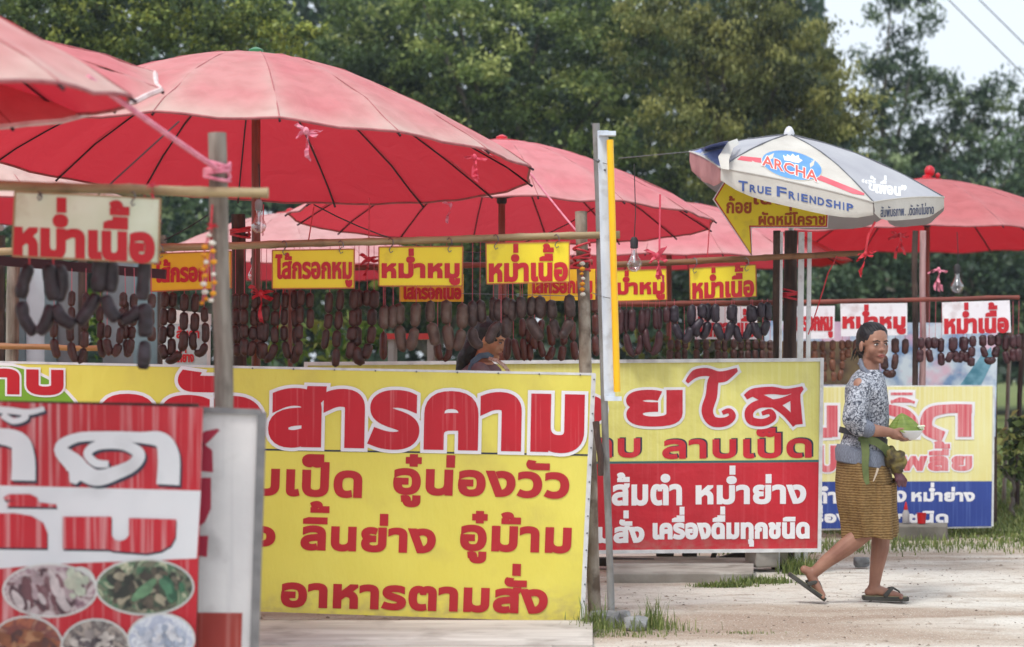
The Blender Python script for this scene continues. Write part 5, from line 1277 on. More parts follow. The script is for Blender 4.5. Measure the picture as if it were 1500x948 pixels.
# feet
limb(body, [Q(1281, 868, .06), Q(1275, 869, .06)], [.028, .024]); limb(body, [Q(1281, 864, .06), Q(1304, 871, .05), Q(1322, 875, .045)], [.030, .026, .016])
limb(body, [Q(1188, 838, -.08), Q(1175, 832, -.08)], [.03, .023]); limb(body, [Q(1184, 838, -.08), Q(1192, 856, -.085), Q(1202, 869, -.09)], [.029, .026, .016])
for k in range(5):
    body.ball(Q(1325 - k * 1.2, 876, .075 - k * .018), (.014, .009, .009), 8, 6); body.ball(Q(1204 - k * .8, 871, -.055 - k * .017), (.012, .009, .012), 8, 6)
# arms
limb(body, [Q(1254, 564, -.15), Q(1241, 618, -.20), Q(1272, 629, -.18), Q(1297, 632, -.15)], [.045, .040, .036, .026])
limb(body, [Q(1282, 566, .15), Q(1288, 622, .20), Q(1318, 638, .10)], [.045, .038, .027])
# near hand under the bowl: palm, four fingers curling under the far side, thumb along the rim
limb(body, [Q(1297, 632, -.15), Q(1303, 635, -.135), Q(1310, 637, -.12)], [.025, .029, .026])
for k, (dy0, l, zz) in enumerate(((-.150, 1.0, 2), (-.130, 1.12, 3.2), (-.110, 1.05, 4), (-.092, .85, 4.2))):
    limb(body, [Q(1310, 636 + zz * .7, dy0), Q(1310 + 7.5 * l, 640 + zz, dy0 + .012), Q(1310 + 14 * l, 641.5 + zz * .6, dy0 + .03)], [.0105, .009, .0075], 8)
limb(body, [Q(1303, 630, -.145), Q(1310, 627.5, -.14), Q(1319, 627.5, -.13)], [.012, .010, .0085], 8)
# far hand steadying it
limb(body, [Q(1318, 638, .10), Q(1326, 641, .06)], [.026, .024])
for k in range(4): limb(body, [Q(1326, 640 + k, .06 - k * .016), Q(1333, 643 + k * .3, .045 - k * .016), Q(1337, 642, .03 - k * .016)], [.010, .009, .0075], 8)
remeshed(body, 'body', SKIN, wm, .0048, 4)
face_parts(wm, Hh, Mh)
hair = MB()
hair.ball(Hh(-.021, 0, .043), (.097, .083, .085), 20, 14, rot=Mh)
for k in (1, -1): hair.ball(Hh(-.038, .060 * k, .006), (.045, .022, .045), 12, 8, rot=Mh)
hair.ball(Hh(-.082, 0, -.005), (.045, .062, .06), 12, 8, rot=Mh)
hair.ball(Hh(-.135, -.01, -.008), (.036, .034, .042), 12, 8, rot=Mh); limb(hair, [Hh(-.145, -.01, -.02), Hh(-.155, -.01, -.065)], [.03, .014])
remeshed(hair, 'hair', HAIR, wm, .005, 1, lambda co: co)
st_ = MB(); rd_ = random.Random(3)
for k in range(60):
    a_ = rd_.uniform(-1.5, 1.5); p0 = Hh(.070 * math.cos(a_) - .005, .080 * math.sin(a_), .088 - .045 * abs(math.sin(a_)) ** 2 + rd_.uniform(-.006, .004)); p1 = Hh(-.02, .079 * math.sin(a_), .100 * math.cos(a_ * .6) + .024); p2 = Hh(-.105, .03 * math.sin(a_), .03)
    st_.tube([p0, p0.lerp(p1, .5) + (p0 - Hh(0, 0, .02)).normalized() * .010, p1 + Vector((0, 0, .003)), p2], [.0016, .003, .003, .002], 4)
for k in range(14):
    a_ = rd_.uniform(-.5, .5); st_.tube([Hh(-.13, a_ * .05, .0), Hh(-.16 + rd_.uniform(-.01, .02), a_ * .09, -.04), Hh(-.155 + rd_.uniform(-.02, .02), a_ * .12, -.085 + rd_.uniform(-.01, .02))], [.003, .003, .001], 4)
stuff(st_.obj('hair_strands', HAIR, wm))
def folds(amp, sc, zs=1):
    def f(co):
        for i in range(len(co)):
            x, y, z = co[i]; co[i] += np.array(noise.noise_vector(Vector((x * sc, y * sc, z * sc * zs)))) * amp
        return co
    return f
jk = MB()
jk.loft([ring(1273, 541, .058, .066), ring(1271, 551, .088, .130), ring(1269, 568, .112, .185, 0), ring(1270, 590, .118, .175), ring(1270, 615, .116, .155), ring(1266, 640, .118, .158), ring(1263, 660, .132, .172)])
limb(jk, [Q(1257, 564, -.14), Q(1248, 592, -.18), Q(1243, 612, -.20), Q(1249, 624, -.195)], [.060, .066, .066, .056], 14)
limb(jk, [Q(1278, 567, .15), Q(1284, 600, .185), Q(1290, 622, .19)], [.06, .058, .05], 14)
remeshed(jk, 'cardigan', KNIT, wm, .008, 3, folds(.010, 12, .6))
rb = MB(); rb.loft([ring(1263, 656, .136, .176), ring(1262, 664, .146, .184), ring(1262, 680, .143, .182, rot=.0), ring(1262, 682, .128, .17)])
for v in range(len(rb.v)):
    x, y, z = rb.v[v]; t_ = (x - Q(1262, 0).x) / .138; rb.v[v] = (x, y, z - .022 * t_)
rb.obj('hem_band', RIBB, wm)
cf = MB(); limb(cf, [Q(1250, 622, -.197), Q(1262, 627, -.19)], [.053, .047], 14); cf.obj('cuff', RIBB, wm)
cl = MB(); cp = [Q(1262, 530, .03), Q(1261, 540, -.05), Q(1270, 552, -.085), Q(1283, 562, -.07), Q(1291, 578, -.05), Q(1297, 592, -.04)]
sp_ = []; 
for i in range(len(cp) - 1):
    for j in range(4): sp_.append(cp[i].lerp(cp[i + 1], j / 4))
cl.tube(sp_ + [cp[-1]], [.024] * 6 + [.026] * 8 + [.018] * 6 + [.010], 8, flat=.55); cl.tube([Q(1262, 530, .03), Q(1276, 545, .075), Q(1290, 562, .03), Q(1295, 580, 0)], [.022, .024, .02, .01], 8, flat=.6)
cl.obj('collar', RIBB, wm)
# sarong with folds
sk = MB(); rings = []
for i in range(22):
    t = i / 21; y = 668 + t * 117
    l = np.interp(y, [668, 700, 740, 785], [1228, 1226, 1227, 1235]); r = np.interp(y, [668, 700, 740, 785], [1298, 1305, 1310, 1314])
    cx, hx, hy = (l + r) / 2, (r - l) / 2 / 263, float(np.interp(t, [0, .3, 1], [.165, .19, .20])); c = Q(cx, y); ring_ = []
    for j in range(72):
        a = 2 * math.pi * j / 72; f = .010 * t * math.sin(a * 7 + 2 * t + 1) + .008 * t * math.sin(a * 13 + 1.3) + .012 * noise.noise(Vector((a * 1.6, t * 3, 4)))
        f2 = .013 * math.exp(-((a - 4.4 - .35 * t) * 3.2) ** 2) - .016 * math.exp(-((a - 5.0 + .35 * t) * 4) ** 2) * t
        k = 1 + (f + f2) / .16; ring_.append(c + Vector((hx * k * math.cos(a), hy * k * math.sin(a), (.012 * math.sin(a * 3 + 1) + .01 * math.cos(a)) * t)))
    rings.append(ring_)
sk.loft(rings, cap=False)
# hem turned inside
inn = [[(p - Vector(Q(1272, 0)).to_3d()) for p in rings[-1]]]
sk.loft([rings[-1], [Vector((p.x + (Q(1274, 0).x - p.x) * .04, p.y + (DW - p.y) * .04, p.z + .01)) for p in rings[-1]], [Vector((p.x + (Q(1274, 0).x - p.x) * .06, p.y + (DW - p.y) * .06, p.z + .3)) for p in rings[-1]]], cap=False)
sk.obj('sarong', SAR, wm, sharp=False)
# belt, sash, bundle
bt = MB(); bt.loft([[p + Vector((0, 0, .0)) for p in ring(1265, 634, .126, .166)], [p for p in ring(1265, 634, .131, .171)], [p for p in ring(1264, 643, .133, .173)], [p for p in ring(1264, 643, .126, .166)]], cap=False)
for v in range(len(bt.v)):
    x, y, z = bt.v[v]; t_ = (x - Q(1265, 0).x) / .13; bt.v[v] = (x, y, z - .035 * t_)
bt.obj('belt', mat('belt_dark', lin((40, 44, 50)), rough=.6, bump=.1), wm)
def strap(name, pts, w_, m, thick=.006):
    mb = MB(); mb.tube(pts, [w_] * len(pts), 8, flat=1)
    c = None
    return mb
def ribbon3(pts, w_, m, name, nrm=Vector((0, -1, 0)), th=.006):
    mb = MB(); rings_ = []
    for i, p in enumerate(pts):
        p = Vector(p); t = (Vector(pts[min(i + 1, len(pts) - 1)]) - Vector(pts[max(i - 1, 0)])).normalized(); s_ = t.cross(nrm).normalized(); ww = w_[i] if isinstance(w_, list) else w_
        rings_.append([p + s_ * ww / 2 - nrm * th / 2, p - s_ * ww / 2 - nrm * th / 2, p - s_ * ww / 2 + nrm * th / 2, p + s_ * ww / 2 + nrm * th / 2])
    mb.loft(rings_); return mb.obj(name, m, wm)
ribbon3([Q(1249, 640, -.186), Q(1262, 641, -.19), Q(1276, 646, -.185), Q(1288, 654, -.165), Q(1297, 664, -.14)], [.035, .045, .042, .045, .05], OLIVE, 'sash')
ribbon3([Q(1257, 641, -.196), Q(1259, 660, -.2), Q(1258, 680, -.205), Q(1260, 700, -.20), Q(1262, 706, -.2)], [.045, .042, .036, .03, .02], OLIVE, 'sash_end')
ribbon3([Q(1277, 683, -.195), Q(1274, 692, -.198), Q(1270, 702, -.198)], [.012, .010, .005], mat('pale_tie', lin((196, 180, 160)), rough=.8, bump=0), 'tie_string')
bn = MB()
for (x, y, dy, rx, rz) in ((1303, 672, -.12, .045, .05), (1311, 666, -.12, .035, .032), (1298, 664, -.13, .035, .04), (1308, 682, -.12, .035, .045), (1316, 676, -.11, .022, .035)):
    bn.ball(Q(x, y, dy), (rx, .04, rz), 12, 8)
remeshed(bn, 'cloth_bundle', OLIVEB, wm, .007, 1, folds(.016, 26))
pu = MB()
for k in range(6): limb(pu, [Q(1308 + k * .8, 690, -.12 + .01 * k), Q(1308 + k * 2.6, 702, -.12 + .008 * k), Q(1310 + k * 2.6, 711 + (k % 2) * 2, -.11 + .008 * k)], [.017, .014, .004], 6)
remeshed(pu, 'plum_tassel', PURP, wm, .006, 1, folds(.006, 40))
# sandals
def sandal(heel, toe, dy, lift, label=None):
    a = Q(*heel, dy); b = Q(*toe, dy); t = (b - a); L_ = t.length; t = t.normalized(); up = Vector((0, 1, 0)).cross(t); up = up if up.z > 0 else -up; sd_ = Vector((0, 1, 0))
    prof = [(0, .026), (.08, .034), (.3, .034), (.6, .044), (.85, .045), (.96, .034), (1, .016)]
    def outl(o, k=1.0): return [a + t * L_ * (x * k + (1 - k) * .5) + sd_ * y * k + up * o for x, y in prof] + [a + t * L_ * (x * k + (1 - k) * .5) - sd_ * y * k + up * o for x, y in reversed(prof)]
    mb = MB(); mb.loft([outl(-.014, .97), outl(-.010), outl(.008), outl(.010, .97)]); so_ = mb.obj('sandal_sole', SAND, wm)
    mb = MB(); mb.loft([outl(.0105, .93), outl(.0125, .9)]); mb.obj('sandal_footbed', SANDT, wm)
    mb = MB()
    for sgn in (1, -1):
        arc = [a + t * L_ * (.45 + .22 * k / 6) + sd_ * (.045 * math.cos(math.pi / 2 * k / 6)) * sgn + up * (.012 + .045 * math.sin(math.pi / 2 * k / 6)) for k in range(7)]
        mb.tube(arc, [.014, .013, .012, .011, .010, .009, .008], 7, flat=.5)
    c0_ = a + t * L_ * .67 + up * .055; mb.tube([c0_, a + t * L_ * .78 + up * .04, a + t * L_ * .84 + up * .012], [.007, .005, .005], 6); mb.obj('sandal_strap', SAND, wm)
sandal((1266, 877), (1334, 878.5), .06, 0); sandal((1153, 838), (1206, 876), -.08, 0)
# bowl and leaf are held: things of their own
bw = thing('bowl', Q(1328, 644, -.09), 'white bowl in the walking woman\'s hand', 'bowl')
c = Q(1327, 643.5, -.085); mb = MB(); mb.lathe(c, [(.028, .0), (.034, .002), (.055, .018), (.068, .038), (.074, .052), (.071, .053), (.064, .040), (.05, .022), (.02, .012), (.001, .011)], 28)
mb.obj('vessel', mat('white_enamel', lin((226, 228, 230)), lin((214, 216, 218)), rough=.25, bump=0, coat=.3), bw)
LEAFG = mat('banana_leaf', lin((136, 154, 70)), lin((108, 130, 50)), rough=.45, scale=6, stretch=(2, 2, 20), bump=.3, bscale=30, bstretch=(1, 1, 14), trans=.2)
lf_ = thing('leaf_parcel', Q(1322, 632, -.085), 'folded green banana leaf cone resting in the white bowl', 'leaf')
mb = MB(); apx = Q(1317, 604, -.08)
rim_ = [Q(1296, 626, -.10), Q(1306, 630, -.145), Q(1322, 632, -.15), Q(1338, 632, -.12), Q(1348, 630, -.08), Q(1338, 629, -.03), Q(1318, 627, -.02), Q(1302, 625, -.05)]
n = len(rim_); vs = []; lay = 6
for L_ in range(lay + 1):
    t = L_ / lay
    for j in range(n * 4):
        a = rim_[j // 4].lerp(rim_[(j // 4 + 1) % n], (j % 4) / 4); q = apx.lerp(a, max(t, .03)); q += Vector((0, 0, .012 * math.sin(math.pi * t) + .005 * math.sin(j * 1.7) * t)); vs.append(q)
mb.add(vs, [(L_ * n * 4 + j, L_ * n * 4 + (j + 1) % (n * 4), (L_ + 1) * n * 4 + (j + 1) % (n * 4), (L_ + 1) * n * 4 + j) for L_ in range(lay) for j in range(n * 4)])
mb.obj('leaf_cone', LEAFG, lf_)
mb = MB()
for k in range(7): mb.ball(Q(1341 + k * 1.6, 624 + (k % 3) * 2, -.1 + .01 * k), (.010, .008, .007), 8, 6)
mb.obj('white_garnish', mat('pale_garnish', lin((222, 226, 200)), rough=.5, bump=0), lf_)

# seated / stooping seller behind the long banner
DS = 11.9
def S(px, py, dy=0): p = P(px, py, DS); return Vector((p.x, p.y + dy, p.z))
sl = thing('person', (P(708, 500, DS).x, DS, 0), 'stall woman in profile with black ponytail and slate apron strap, behind the banner', 'person')
bd = MB(); Hs, Ms = head(bd, S(719, 497), (.93, -.36), -.32)
limb(bd, [S(712, 512), S(704, 532)], [.05, .056])
def rs_(px, py, hx, hy, dy=0, n=20): 
    c = S(px, py, dy); return [c + Vector((hx * math.cos(2 * math.pi * j / n), hy * math.sin(2 * math.pi * j / n), 0)) for j in range(n)]
bd.loft([rs_(705, 530, .07, .09), rs_(704, 545, .10, .16), rs_(700, 590, .10, .15), rs_(694, 640, .11, .15), rs_(692, 690, .13, .17)])
for k in (-.08, .08): limb(bd, [S(693, 690, k), S(700, 770, k), S(698, 855, k)], [.08, .055, .035]); limb(bd, [S(698, 858, k), S(715, 864, k)], [.03, .022])
for k in (-1, 1): limb(bd, [S(704, 546, .17 * k), S(712, 605, .21 * k), S(750, 640, .14 * k)], [.045, .038, .026]); limb(bd, [S(750, 640, .14 * k), S(764, 645, .12 * k)], [.026, .02])
for k in (-1, 1):
    for j in range(4): limb(bd, [S(764, 643 + j, (.145 - j * .018) * k), S(772, 647 + j, (.14 - j * .018) * k), S(777, 652, (.135 - j * .018) * k)], [.009, .008, .007], 8)
remeshed(bd, 'body', SKINB, sl, .0055, 4); face_parts(sl, Hs, Ms)
hr = MB(); hr.ball(Hs(-.021, 0, .044), (.100, .088, .090), 20, 14, rot=Ms)
for k in (1, -1): hr.ball(Hs(-.03, .062 * k, .012), (.05, .026, .05), 12, 8, rot=Ms)
limb(hr, [Hs(-.10, 0, .0), S(688, 512), S(681, 528), S(674, 541)], [.05, .055, .05, .03]); remeshed(hr, 'hair', HAIR, sl, .006, 1, folds(.007, 30))
sh_ = MB(); sh_.loft([rs_(705, 533, .085, .11), rs_(704, 541, .12, .17), rs_(702, 560, .135, .20), rs_(698, 620, .13, .18), rs_(692, 680, .15, .19), rs_(692, 760, .17, .2), rs_(692, 800, .18, .21)])
for k in (-1, 1): limb(sh_, [S(704, 546, .17 * k), S(709, 590, .2 * k)], [.062, .055])
remeshed(sh_, 'shirt', MAUVE, sl, .009, 3, folds(.01, 10))
def rib_s(pts, w_, m, name):
    mb = MB(); rr = []
    for i, p in enumerate(pts):
        t = (pts[min(i + 1, len(pts) - 1)] - pts[max(i - 1, 0)]).normalized(); nn = Vector((0, -1, .35)).normalized(); s_ = t.cross(nn).normalized()
        rr.append([p + s_ * w_ / 2 - nn * .005, p - s_ * w_ / 2 - nn * .005, p - s_ * w_ / 2 + nn * .006, p + s_ * w_ / 2 + nn * .006])
    mb.loft(rr); return mb.obj(name, m, sl)
rib_s([S(692, 545, -.20), S(694, 530, -.155), S(704, 521.5, -.10), S(716, 520.5, -.075), S(722, 525, -.05)], .035, APRON, 'apron_strap')
rib_s([S(691, 560, -.215), S(692, 545, -.205), S(694, 535, -.175)], .05, APRON, 'apron_strap')
rib_s([S(716, 525, -.10), S(728, 528, -.155), S(738, 535, -.19), S(746, 545, -.205), S(751, 560, -.2)], .02, LACE, 'lace_trim')
# ------------------------------------------------------------------ ground
def grid_axis(lo, hi, dlo, dhi, st):
    a = list(np.arange(dlo, dhi, st)); s = st; x = dhi; b = []
    while x < hi: b.append(x); s *= 1.25; x += s
    s = st; x = dlo - st; c = []
    while x > lo: c.append(x); s *= 1.25; x -= s
    return np.array(sorted(c + a + b + [lo, hi]))
gx = grid_axis(-100, 100, -4, 6.5, .07); gyv = grid_axis(-40, 110, 9, 20, .07)
X, Y = np.meshgrid(gx, gyv); Z = np.zeros_like(X)
for i in range(X.shape[0]):
    for j in range(X.shape[1]):
        x, y = X[i, j], Y[i, j]
        if 8 < y < 21 and -5 < x < 7.5:
            Z[i, j] = .028 * noise.noise(Vector((x * .5, y * 1.6, 0))) + .011 * noise.noise(Vector((x * 2.2, y * 4, 3))) + .006 * noise.noise(Vector((x * 8, y * 8, 3))) - .01
        else: Z[i, j] = -.01
ny, nx = X.shape
me = bpy.data.meshes.new('ground')
me.from_pydata(np.stack([X.ravel(), Y.ravel(), Z.ravel()], 1).tolist(), [], [(i * nx + j, i * nx + j + 1, (i + 1) * nx + j + 1, (i + 1) * nx + j) for i in range(ny - 1) for j in range(nx - 1)])
me.polygons.foreach_set('use_smooth', [True] * len(me.polygons))
def ground_z(x, y):
    return .028 * noise.noise(Vector((x * .5, y * 1.6, 0))) + .011 * noise.noise(Vector((x * 2.2, y * 4, 3))) - .01 if (8 < y < 21 and -5 < x < 7.5) else -.01
m = bpy.data.materials.new('ground_dirt'); m.use_nodes = True; nt = m.node_tree; nt.nodes.clear(); L = nt.links.new
tc = N(nt, 'ShaderNodeTexCoord').outputs['Object']
def gn(sc, st, det, off, dist=0):
    mp = N(nt, 'ShaderNodeMapping'); mp.inputs['Scale'].default_value = st; mp.inputs['Location'].default_value = (off, off, 0); L(tc, mp.inputs[0])
    n = N(nt, 'ShaderNodeTexNoise'); n.inputs['Scale'].default_value = sc; n.inputs['Detail'].default_value = det; n.inputs['Distortion'].default_value = dist; L(mp.outputs[0], n.inputs['Vector']); return n.outputs['Fac']
def mixn(f, a, b, bt='MIX'):
    x = N(nt, 'ShaderNodeMix', data_type='RGBA', blend_type=bt)
    if isinstance(f, float): x.inputs[0].default_value = f
    else: L(f, x.inputs[0])
    L(a, x.inputs[6]); 
    if isinstance(b, tuple): x.inputs[7].default_value = b
    else: L(b, x.inputs[7])
    return x.outputs[2]
base = ramp(nt, gn(.55, (.35, 1.9, 1), 8, 4, .8), [(.36, lin((164, 146, 130))), (.46, lin((184, 171, 156))), (.57, lin((212, 207, 197)))])
f1 = ramp(nt, gn(7, (.7, 1.4, 1), 9, 1), [(.5, (0, 0, 0, 1)), (.72, (.6, .6, .6, 1))])
base = mixn(f1, base, lin((150, 130, 114)))
f2 = ramp(nt, gn(60, (1, 1, 1), 6, 2), [(.58, (0, 0, 0, 1)), (.70, (.5, .5, .5, 1))])
base = mixn(f2, base, lin((120, 106, 94)))
f3 = ramp(nt, gn(110, (1, 1, 1), 5, 8), [(.58, (0, 0, 0, 1)), (.68, (.8, .8, .8, 1))])
base = mixn(f3, base, lin((226, 222, 212)))
# beyond about 20 m the bare dirt turns to weedy soil
sp = N(nt, 'ShaderNodeSeparateXYZ'); L(tc, sp.inputs[0]); mr = N(nt, 'ShaderNodeMapRange'); mr.inputs[1].default_value = 15.6; mr.inputs[2].default_value = 17; L(sp.outputs['Y'], mr.inputs[0])
soil = ramp(nt, gn(1.2, (1, 1, 1), 8, 6), [(.4, lin((92, 108, 56))), (.6, lin((124, 130, 80)))])
base = mixn(mr.outputs[0], base, soil)
b = N(nt, 'ShaderNodeBsdfPrincipled'); L(base, b.inputs['Base Color']); b.inputs['Roughness'].default_value = .95; b.inputs['Specular IOR Level'].default_value = .15
bp = N(nt, 'ShaderNodeBump'); bp.inputs['Strength'].default_value = .6; bp.inputs['Distance'].default_value = .03
ad = N(nt, 'ShaderNodeMath', operation='ADD'); L(gn(40, (1, 1, 1), 8, 5), ad.inputs[0]); L(gn(9, (.8, 1.3, 1), 6, 9), ad.inputs[1]); L(ad.outputs[0], bp.inputs['Height']); L(bp.outputs[0], b.inputs['Normal'])
o = N(nt, 'ShaderNodeOutputMaterial'); L(b.outputs[0], o.inputs[0])
me.materials.append(m); gd = bpy.data.objects.new('ground', me); COL.objects.link(gd); struct(gd)

# concrete strip, slabs, blocks, beams
def slab(x0, x1, d0, d1, h, label, name='concrete_slab', m=CONC, st=True):
    mb = MB(); A = [(((x0 - 750) * d0 / F), d0), (((x1 - 750) * d0 / F), d0), (((x1 - 750) * d1 / F), d1), (((x0 - 750) * d1 / F), d1)]
    n = 24; front = []
    top = [(A[0][0] + (A[1][0] - A[0][0]) * i / n, A[0][1] + .012 * noise.noise(Vector((i * .7, x0, 0)))) for i in range(n + 1)]; bk = [(A[3][0] + (A[2][0] - A[3][0]) * i / n, A[3][1]) for i in range(n + 1)]
    lo_ = [Vector((x, y, -.05)) for x, y in top] + [Vector((x, y, -.05)) for x, y in reversed(bk)]; md_ = [Vector((x, y, h - .008)) for x, y in top] + [Vector((x, y, h - .008)) for x, y in reversed(bk)]
    hi_ = [Vector((x, y + .012, h)) for x, y in top] + [Vector((x, y, h)) for x, y in reversed(bk)]
    mb.loft([lo_, md_, hi_]); o = mb.obj(name, m); return struct(o)
CONW = mat('pale_worn_concrete', lin((204, 200, 192)), lin((176, 170, 162)), rough=.9, scale=2.5, stretch=(.5, 3, 1), bump=.5, bscale=18, bstretch=(.6, 3, 1), dirt=lin((136, 128, 120)), dscale=4, dlo=.5, dhi=.72)
slab(892, 1104, 12.35, 13.4, .055, '')
slab(1308, 1388, 15.2, 15.95, .10, '', m=mat('dark_kerb_stone', lin((120, 116, 108)), lin((92, 88, 80)), rough=.9, scale=6, bump=.5, bscale=25))
for k, (ya, yb) in enumerate(((10.38, 9.55), (9.53, 8.6))): slab(330, 868 - k * 60, yb, ya, .02 + .006 * (1 - k), '', m=CONW)
def block(cx, cy_, sx, sy, sz, rz, m, label, name='concrete_block', z0=.05):
    mb = MB(); rot = Matrix.Rotation(rz, 3, 'Z'); e = .012
    def rr(sx_, sy_, z): return [Vector((cx, cy_, z)) + rot @ Vector(v) for v in ((-sx_ / 2, -sy_ / 2, 0), (sx_ / 2, -sy_ / 2, 0), (sx_ / 2, sy_ / 2, 0), (-sx_ / 2, sy_ / 2, 0))]
    mb.loft([rr(sx - e, sy - e, z0), rr(sx, sy, z0 + e), rr(sx, sy, z0 + sz - e), rr(sx - e, sy - e, z0 + sz)]); return tag(mb.obj(name, m, smooth=False), label, 'block')
block((1116 - 750) * 13.0 / F, 13.0, .15, .2, .12, .25, CONC, 'left concrete block propping the yellow and red banner', z0=.03)
block((1140 - 750) * 13.1 / F, 13.15, .13, .2, .10, -.1, CONC, 'right concrete block propping the yellow and red banner', z0=.03)
BEAM = mat('dark_old_beam', lin((58, 52, 52)), lin((40, 36, 36)), rough=.9, scale=6, bump=.4)
for k, (a, b_, w_, h_, lb) in enumerate((((850, 822), (1020, 826), .09, .05, 'long dark beam lying under the second banner'), ((1005, 836), (1095, 812), .05, .06, 'dark slanting plank leaning on the concrete block'), ((880, 838), (1080, 836), .12, .04, 'flat dark plank on the slab under the second banner'))):
    mb = MB(); mb.beam(P(*a, 13.2 + k * .12), P(*b_, 13.2 + k * .12), w_, h_); tag(mb.obj('plank', BEAM, smooth=False), lb, 'plank')
for k, (x, lb) in enumerate(((974, 'left short dark post stump under the second banner'), (1010, 'right short dark post stump under the second banner'))):
    mb = MB(); mb.beam(Vector(((x - 750) * 13.4 / F, 13.4, 0)), P(x, 760, 13.4), .11 - .02 * k, .09); tag(mb.obj('post_stump', BEAM, smooth=False), lb, 'post')
mb = MB(); mb.beam(P(1038, 836, 13.3), P(1050, 800, 13.3), .03, .03); tag(mb.obj('stick', BEAM, smooth=False), 'thin tilted stick between stump and slanting plank under the second banner', 'stick')
# rocks at the post foot
ROCK = mat('grey_rock', lin((150, 152, 152)), lin((112, 112, 112)), rough=.9, scale=9, bump=.6, bscale=20)
def rock(px, d, r, label, seed):
    c = Vector(((px - 750) * d / F, d, r[2] * .35)); bm_ = bmesh.new(); bmesh.ops.create_icosphere(bm_, subdivisions=3, radius=1)
    for v in bm_.verts:
        q = v.co.copy(); k = 1 + .35 * noise.noise(q * 1.3 + Vector((seed * 5, 0, 0))) + .1 * noise.noise(q * 4 + Vector((seed, 0, 0)))
        q = Vector([max(-.82, min(.82, t * k)) for t in q]); v.co = Vector((q.x * r[0], q.y * r[1], q.z * r[2])) + c
    me = bpy.data.meshes.new('rock'); bm_.to_mesh(me); bm_.free(); me.materials.append(ROCK); o = bpy.data.objects.new('rock', me); COL.objects.link(o); return tag(o, label, 'rock')
rock(886, 10.45, (.10, .07, .055), 'grey rock at the foot of the peeling post, left one', 1)
rock(932, 10.3, (.075, .06, .05), 'grey rock lying right of the slim post', 2)
rock(912, 10.5, (.05, .05, .05), 'middle grey rock between the two bigger rocks', 3); rock(1262, 13.4, (.06, .05, .04), 'small pale stone far behind the walking woman\'s legs', 4)
# gravel
rnd = np.random.default_rng(4)
def scatter_pebbles(n, x0, x1, y0, y1, s0, s1, seed):
    r_ = np.random.default_rng(seed); V = []; Fc = []
    base = np.array([(1, 0, 0), (0, 1, 0), (-1, 0, 0), (0, -1, 0), (0, 0, .8), (.7, .7, .3), (-.6, .6, .35), (-.7, -.6, .2), (.6, -.7, .3)])
    tri = [(0, 5, 4), (5, 1, 4), (1, 6, 4), (6, 2, 4), (2, 7, 4), (7, 3, 4), (3, 8, 4), (8, 0, 4)]
    for k in range(n):
        y = r_.uniform(y0, y1); x = r_.uniform(x0, x1) * y / 10; s = s0 * (s1 / s0) ** (r_.random() ** 2.5); b_ = base * s * r_.uniform(.6, 1.3, 3); a = r_.uniform(0, 6.28); c_, s_ = math.cos(a), math.sin(a)
        q = np.stack([b_[:, 0] * c_ - b_[:, 1] * s_ + x, b_[:, 0] * s_ + b_[:, 1] * c_ + y, b_[:, 2] + ground_z(x, y) - s * .1], 1); i0 = len(V) * 9; V.append(q); Fc += [(a_ + i0, b2_ + i0, c2_ + i0) for a_, b2_, c2_ in tri]
    return np.concatenate(V), Fc
for k, (n_, args, cols) in enumerate(((2600, (-1.6, 3.0, 8.9, 15, .0025, .016), ((176, 164, 150), (140, 126, 112))), (1700, (-1.6, 3.0, 8.9, 14, .002, .010), ((110, 94, 82), (90, 78, 68))))):
    V, Fc = scatter_pebbles(n_, *args, 11 + k); me = bpy.data.meshes.new('gravel'); me.from_pydata(V.tolist(), [], Fc); me.materials.append(mat('gravel_%s' % 'ab'[k], lin(cols[0]), lin(cols[1]), rough=.9, scale=30, bump=.2)); o = bpy.data.objects.new('gravel', me); COL.objects.link(o)
    stuff(o, ['pale loose gravel strewn over the dirt', 'dark loose grit strewn over the dirt'][k], 'gravel')

# ------------------------------------------------------------------ foliage
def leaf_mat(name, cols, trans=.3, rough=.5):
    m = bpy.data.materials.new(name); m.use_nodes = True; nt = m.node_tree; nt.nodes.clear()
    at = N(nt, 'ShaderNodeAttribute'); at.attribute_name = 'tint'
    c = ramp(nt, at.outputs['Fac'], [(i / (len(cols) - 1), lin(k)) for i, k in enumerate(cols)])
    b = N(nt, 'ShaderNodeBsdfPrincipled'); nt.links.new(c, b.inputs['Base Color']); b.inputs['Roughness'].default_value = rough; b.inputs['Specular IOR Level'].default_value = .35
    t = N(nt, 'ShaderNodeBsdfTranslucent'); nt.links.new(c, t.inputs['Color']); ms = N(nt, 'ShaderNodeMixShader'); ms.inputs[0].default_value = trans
    o = N(nt, 'ShaderNodeOutputMaterial'); nt.links.new(b.outputs[0], ms.inputs[1]); nt.links.new(t.outputs[0], ms.inputs[2]); nt.links.new(ms.outputs[0], o.inputs[0]); return m
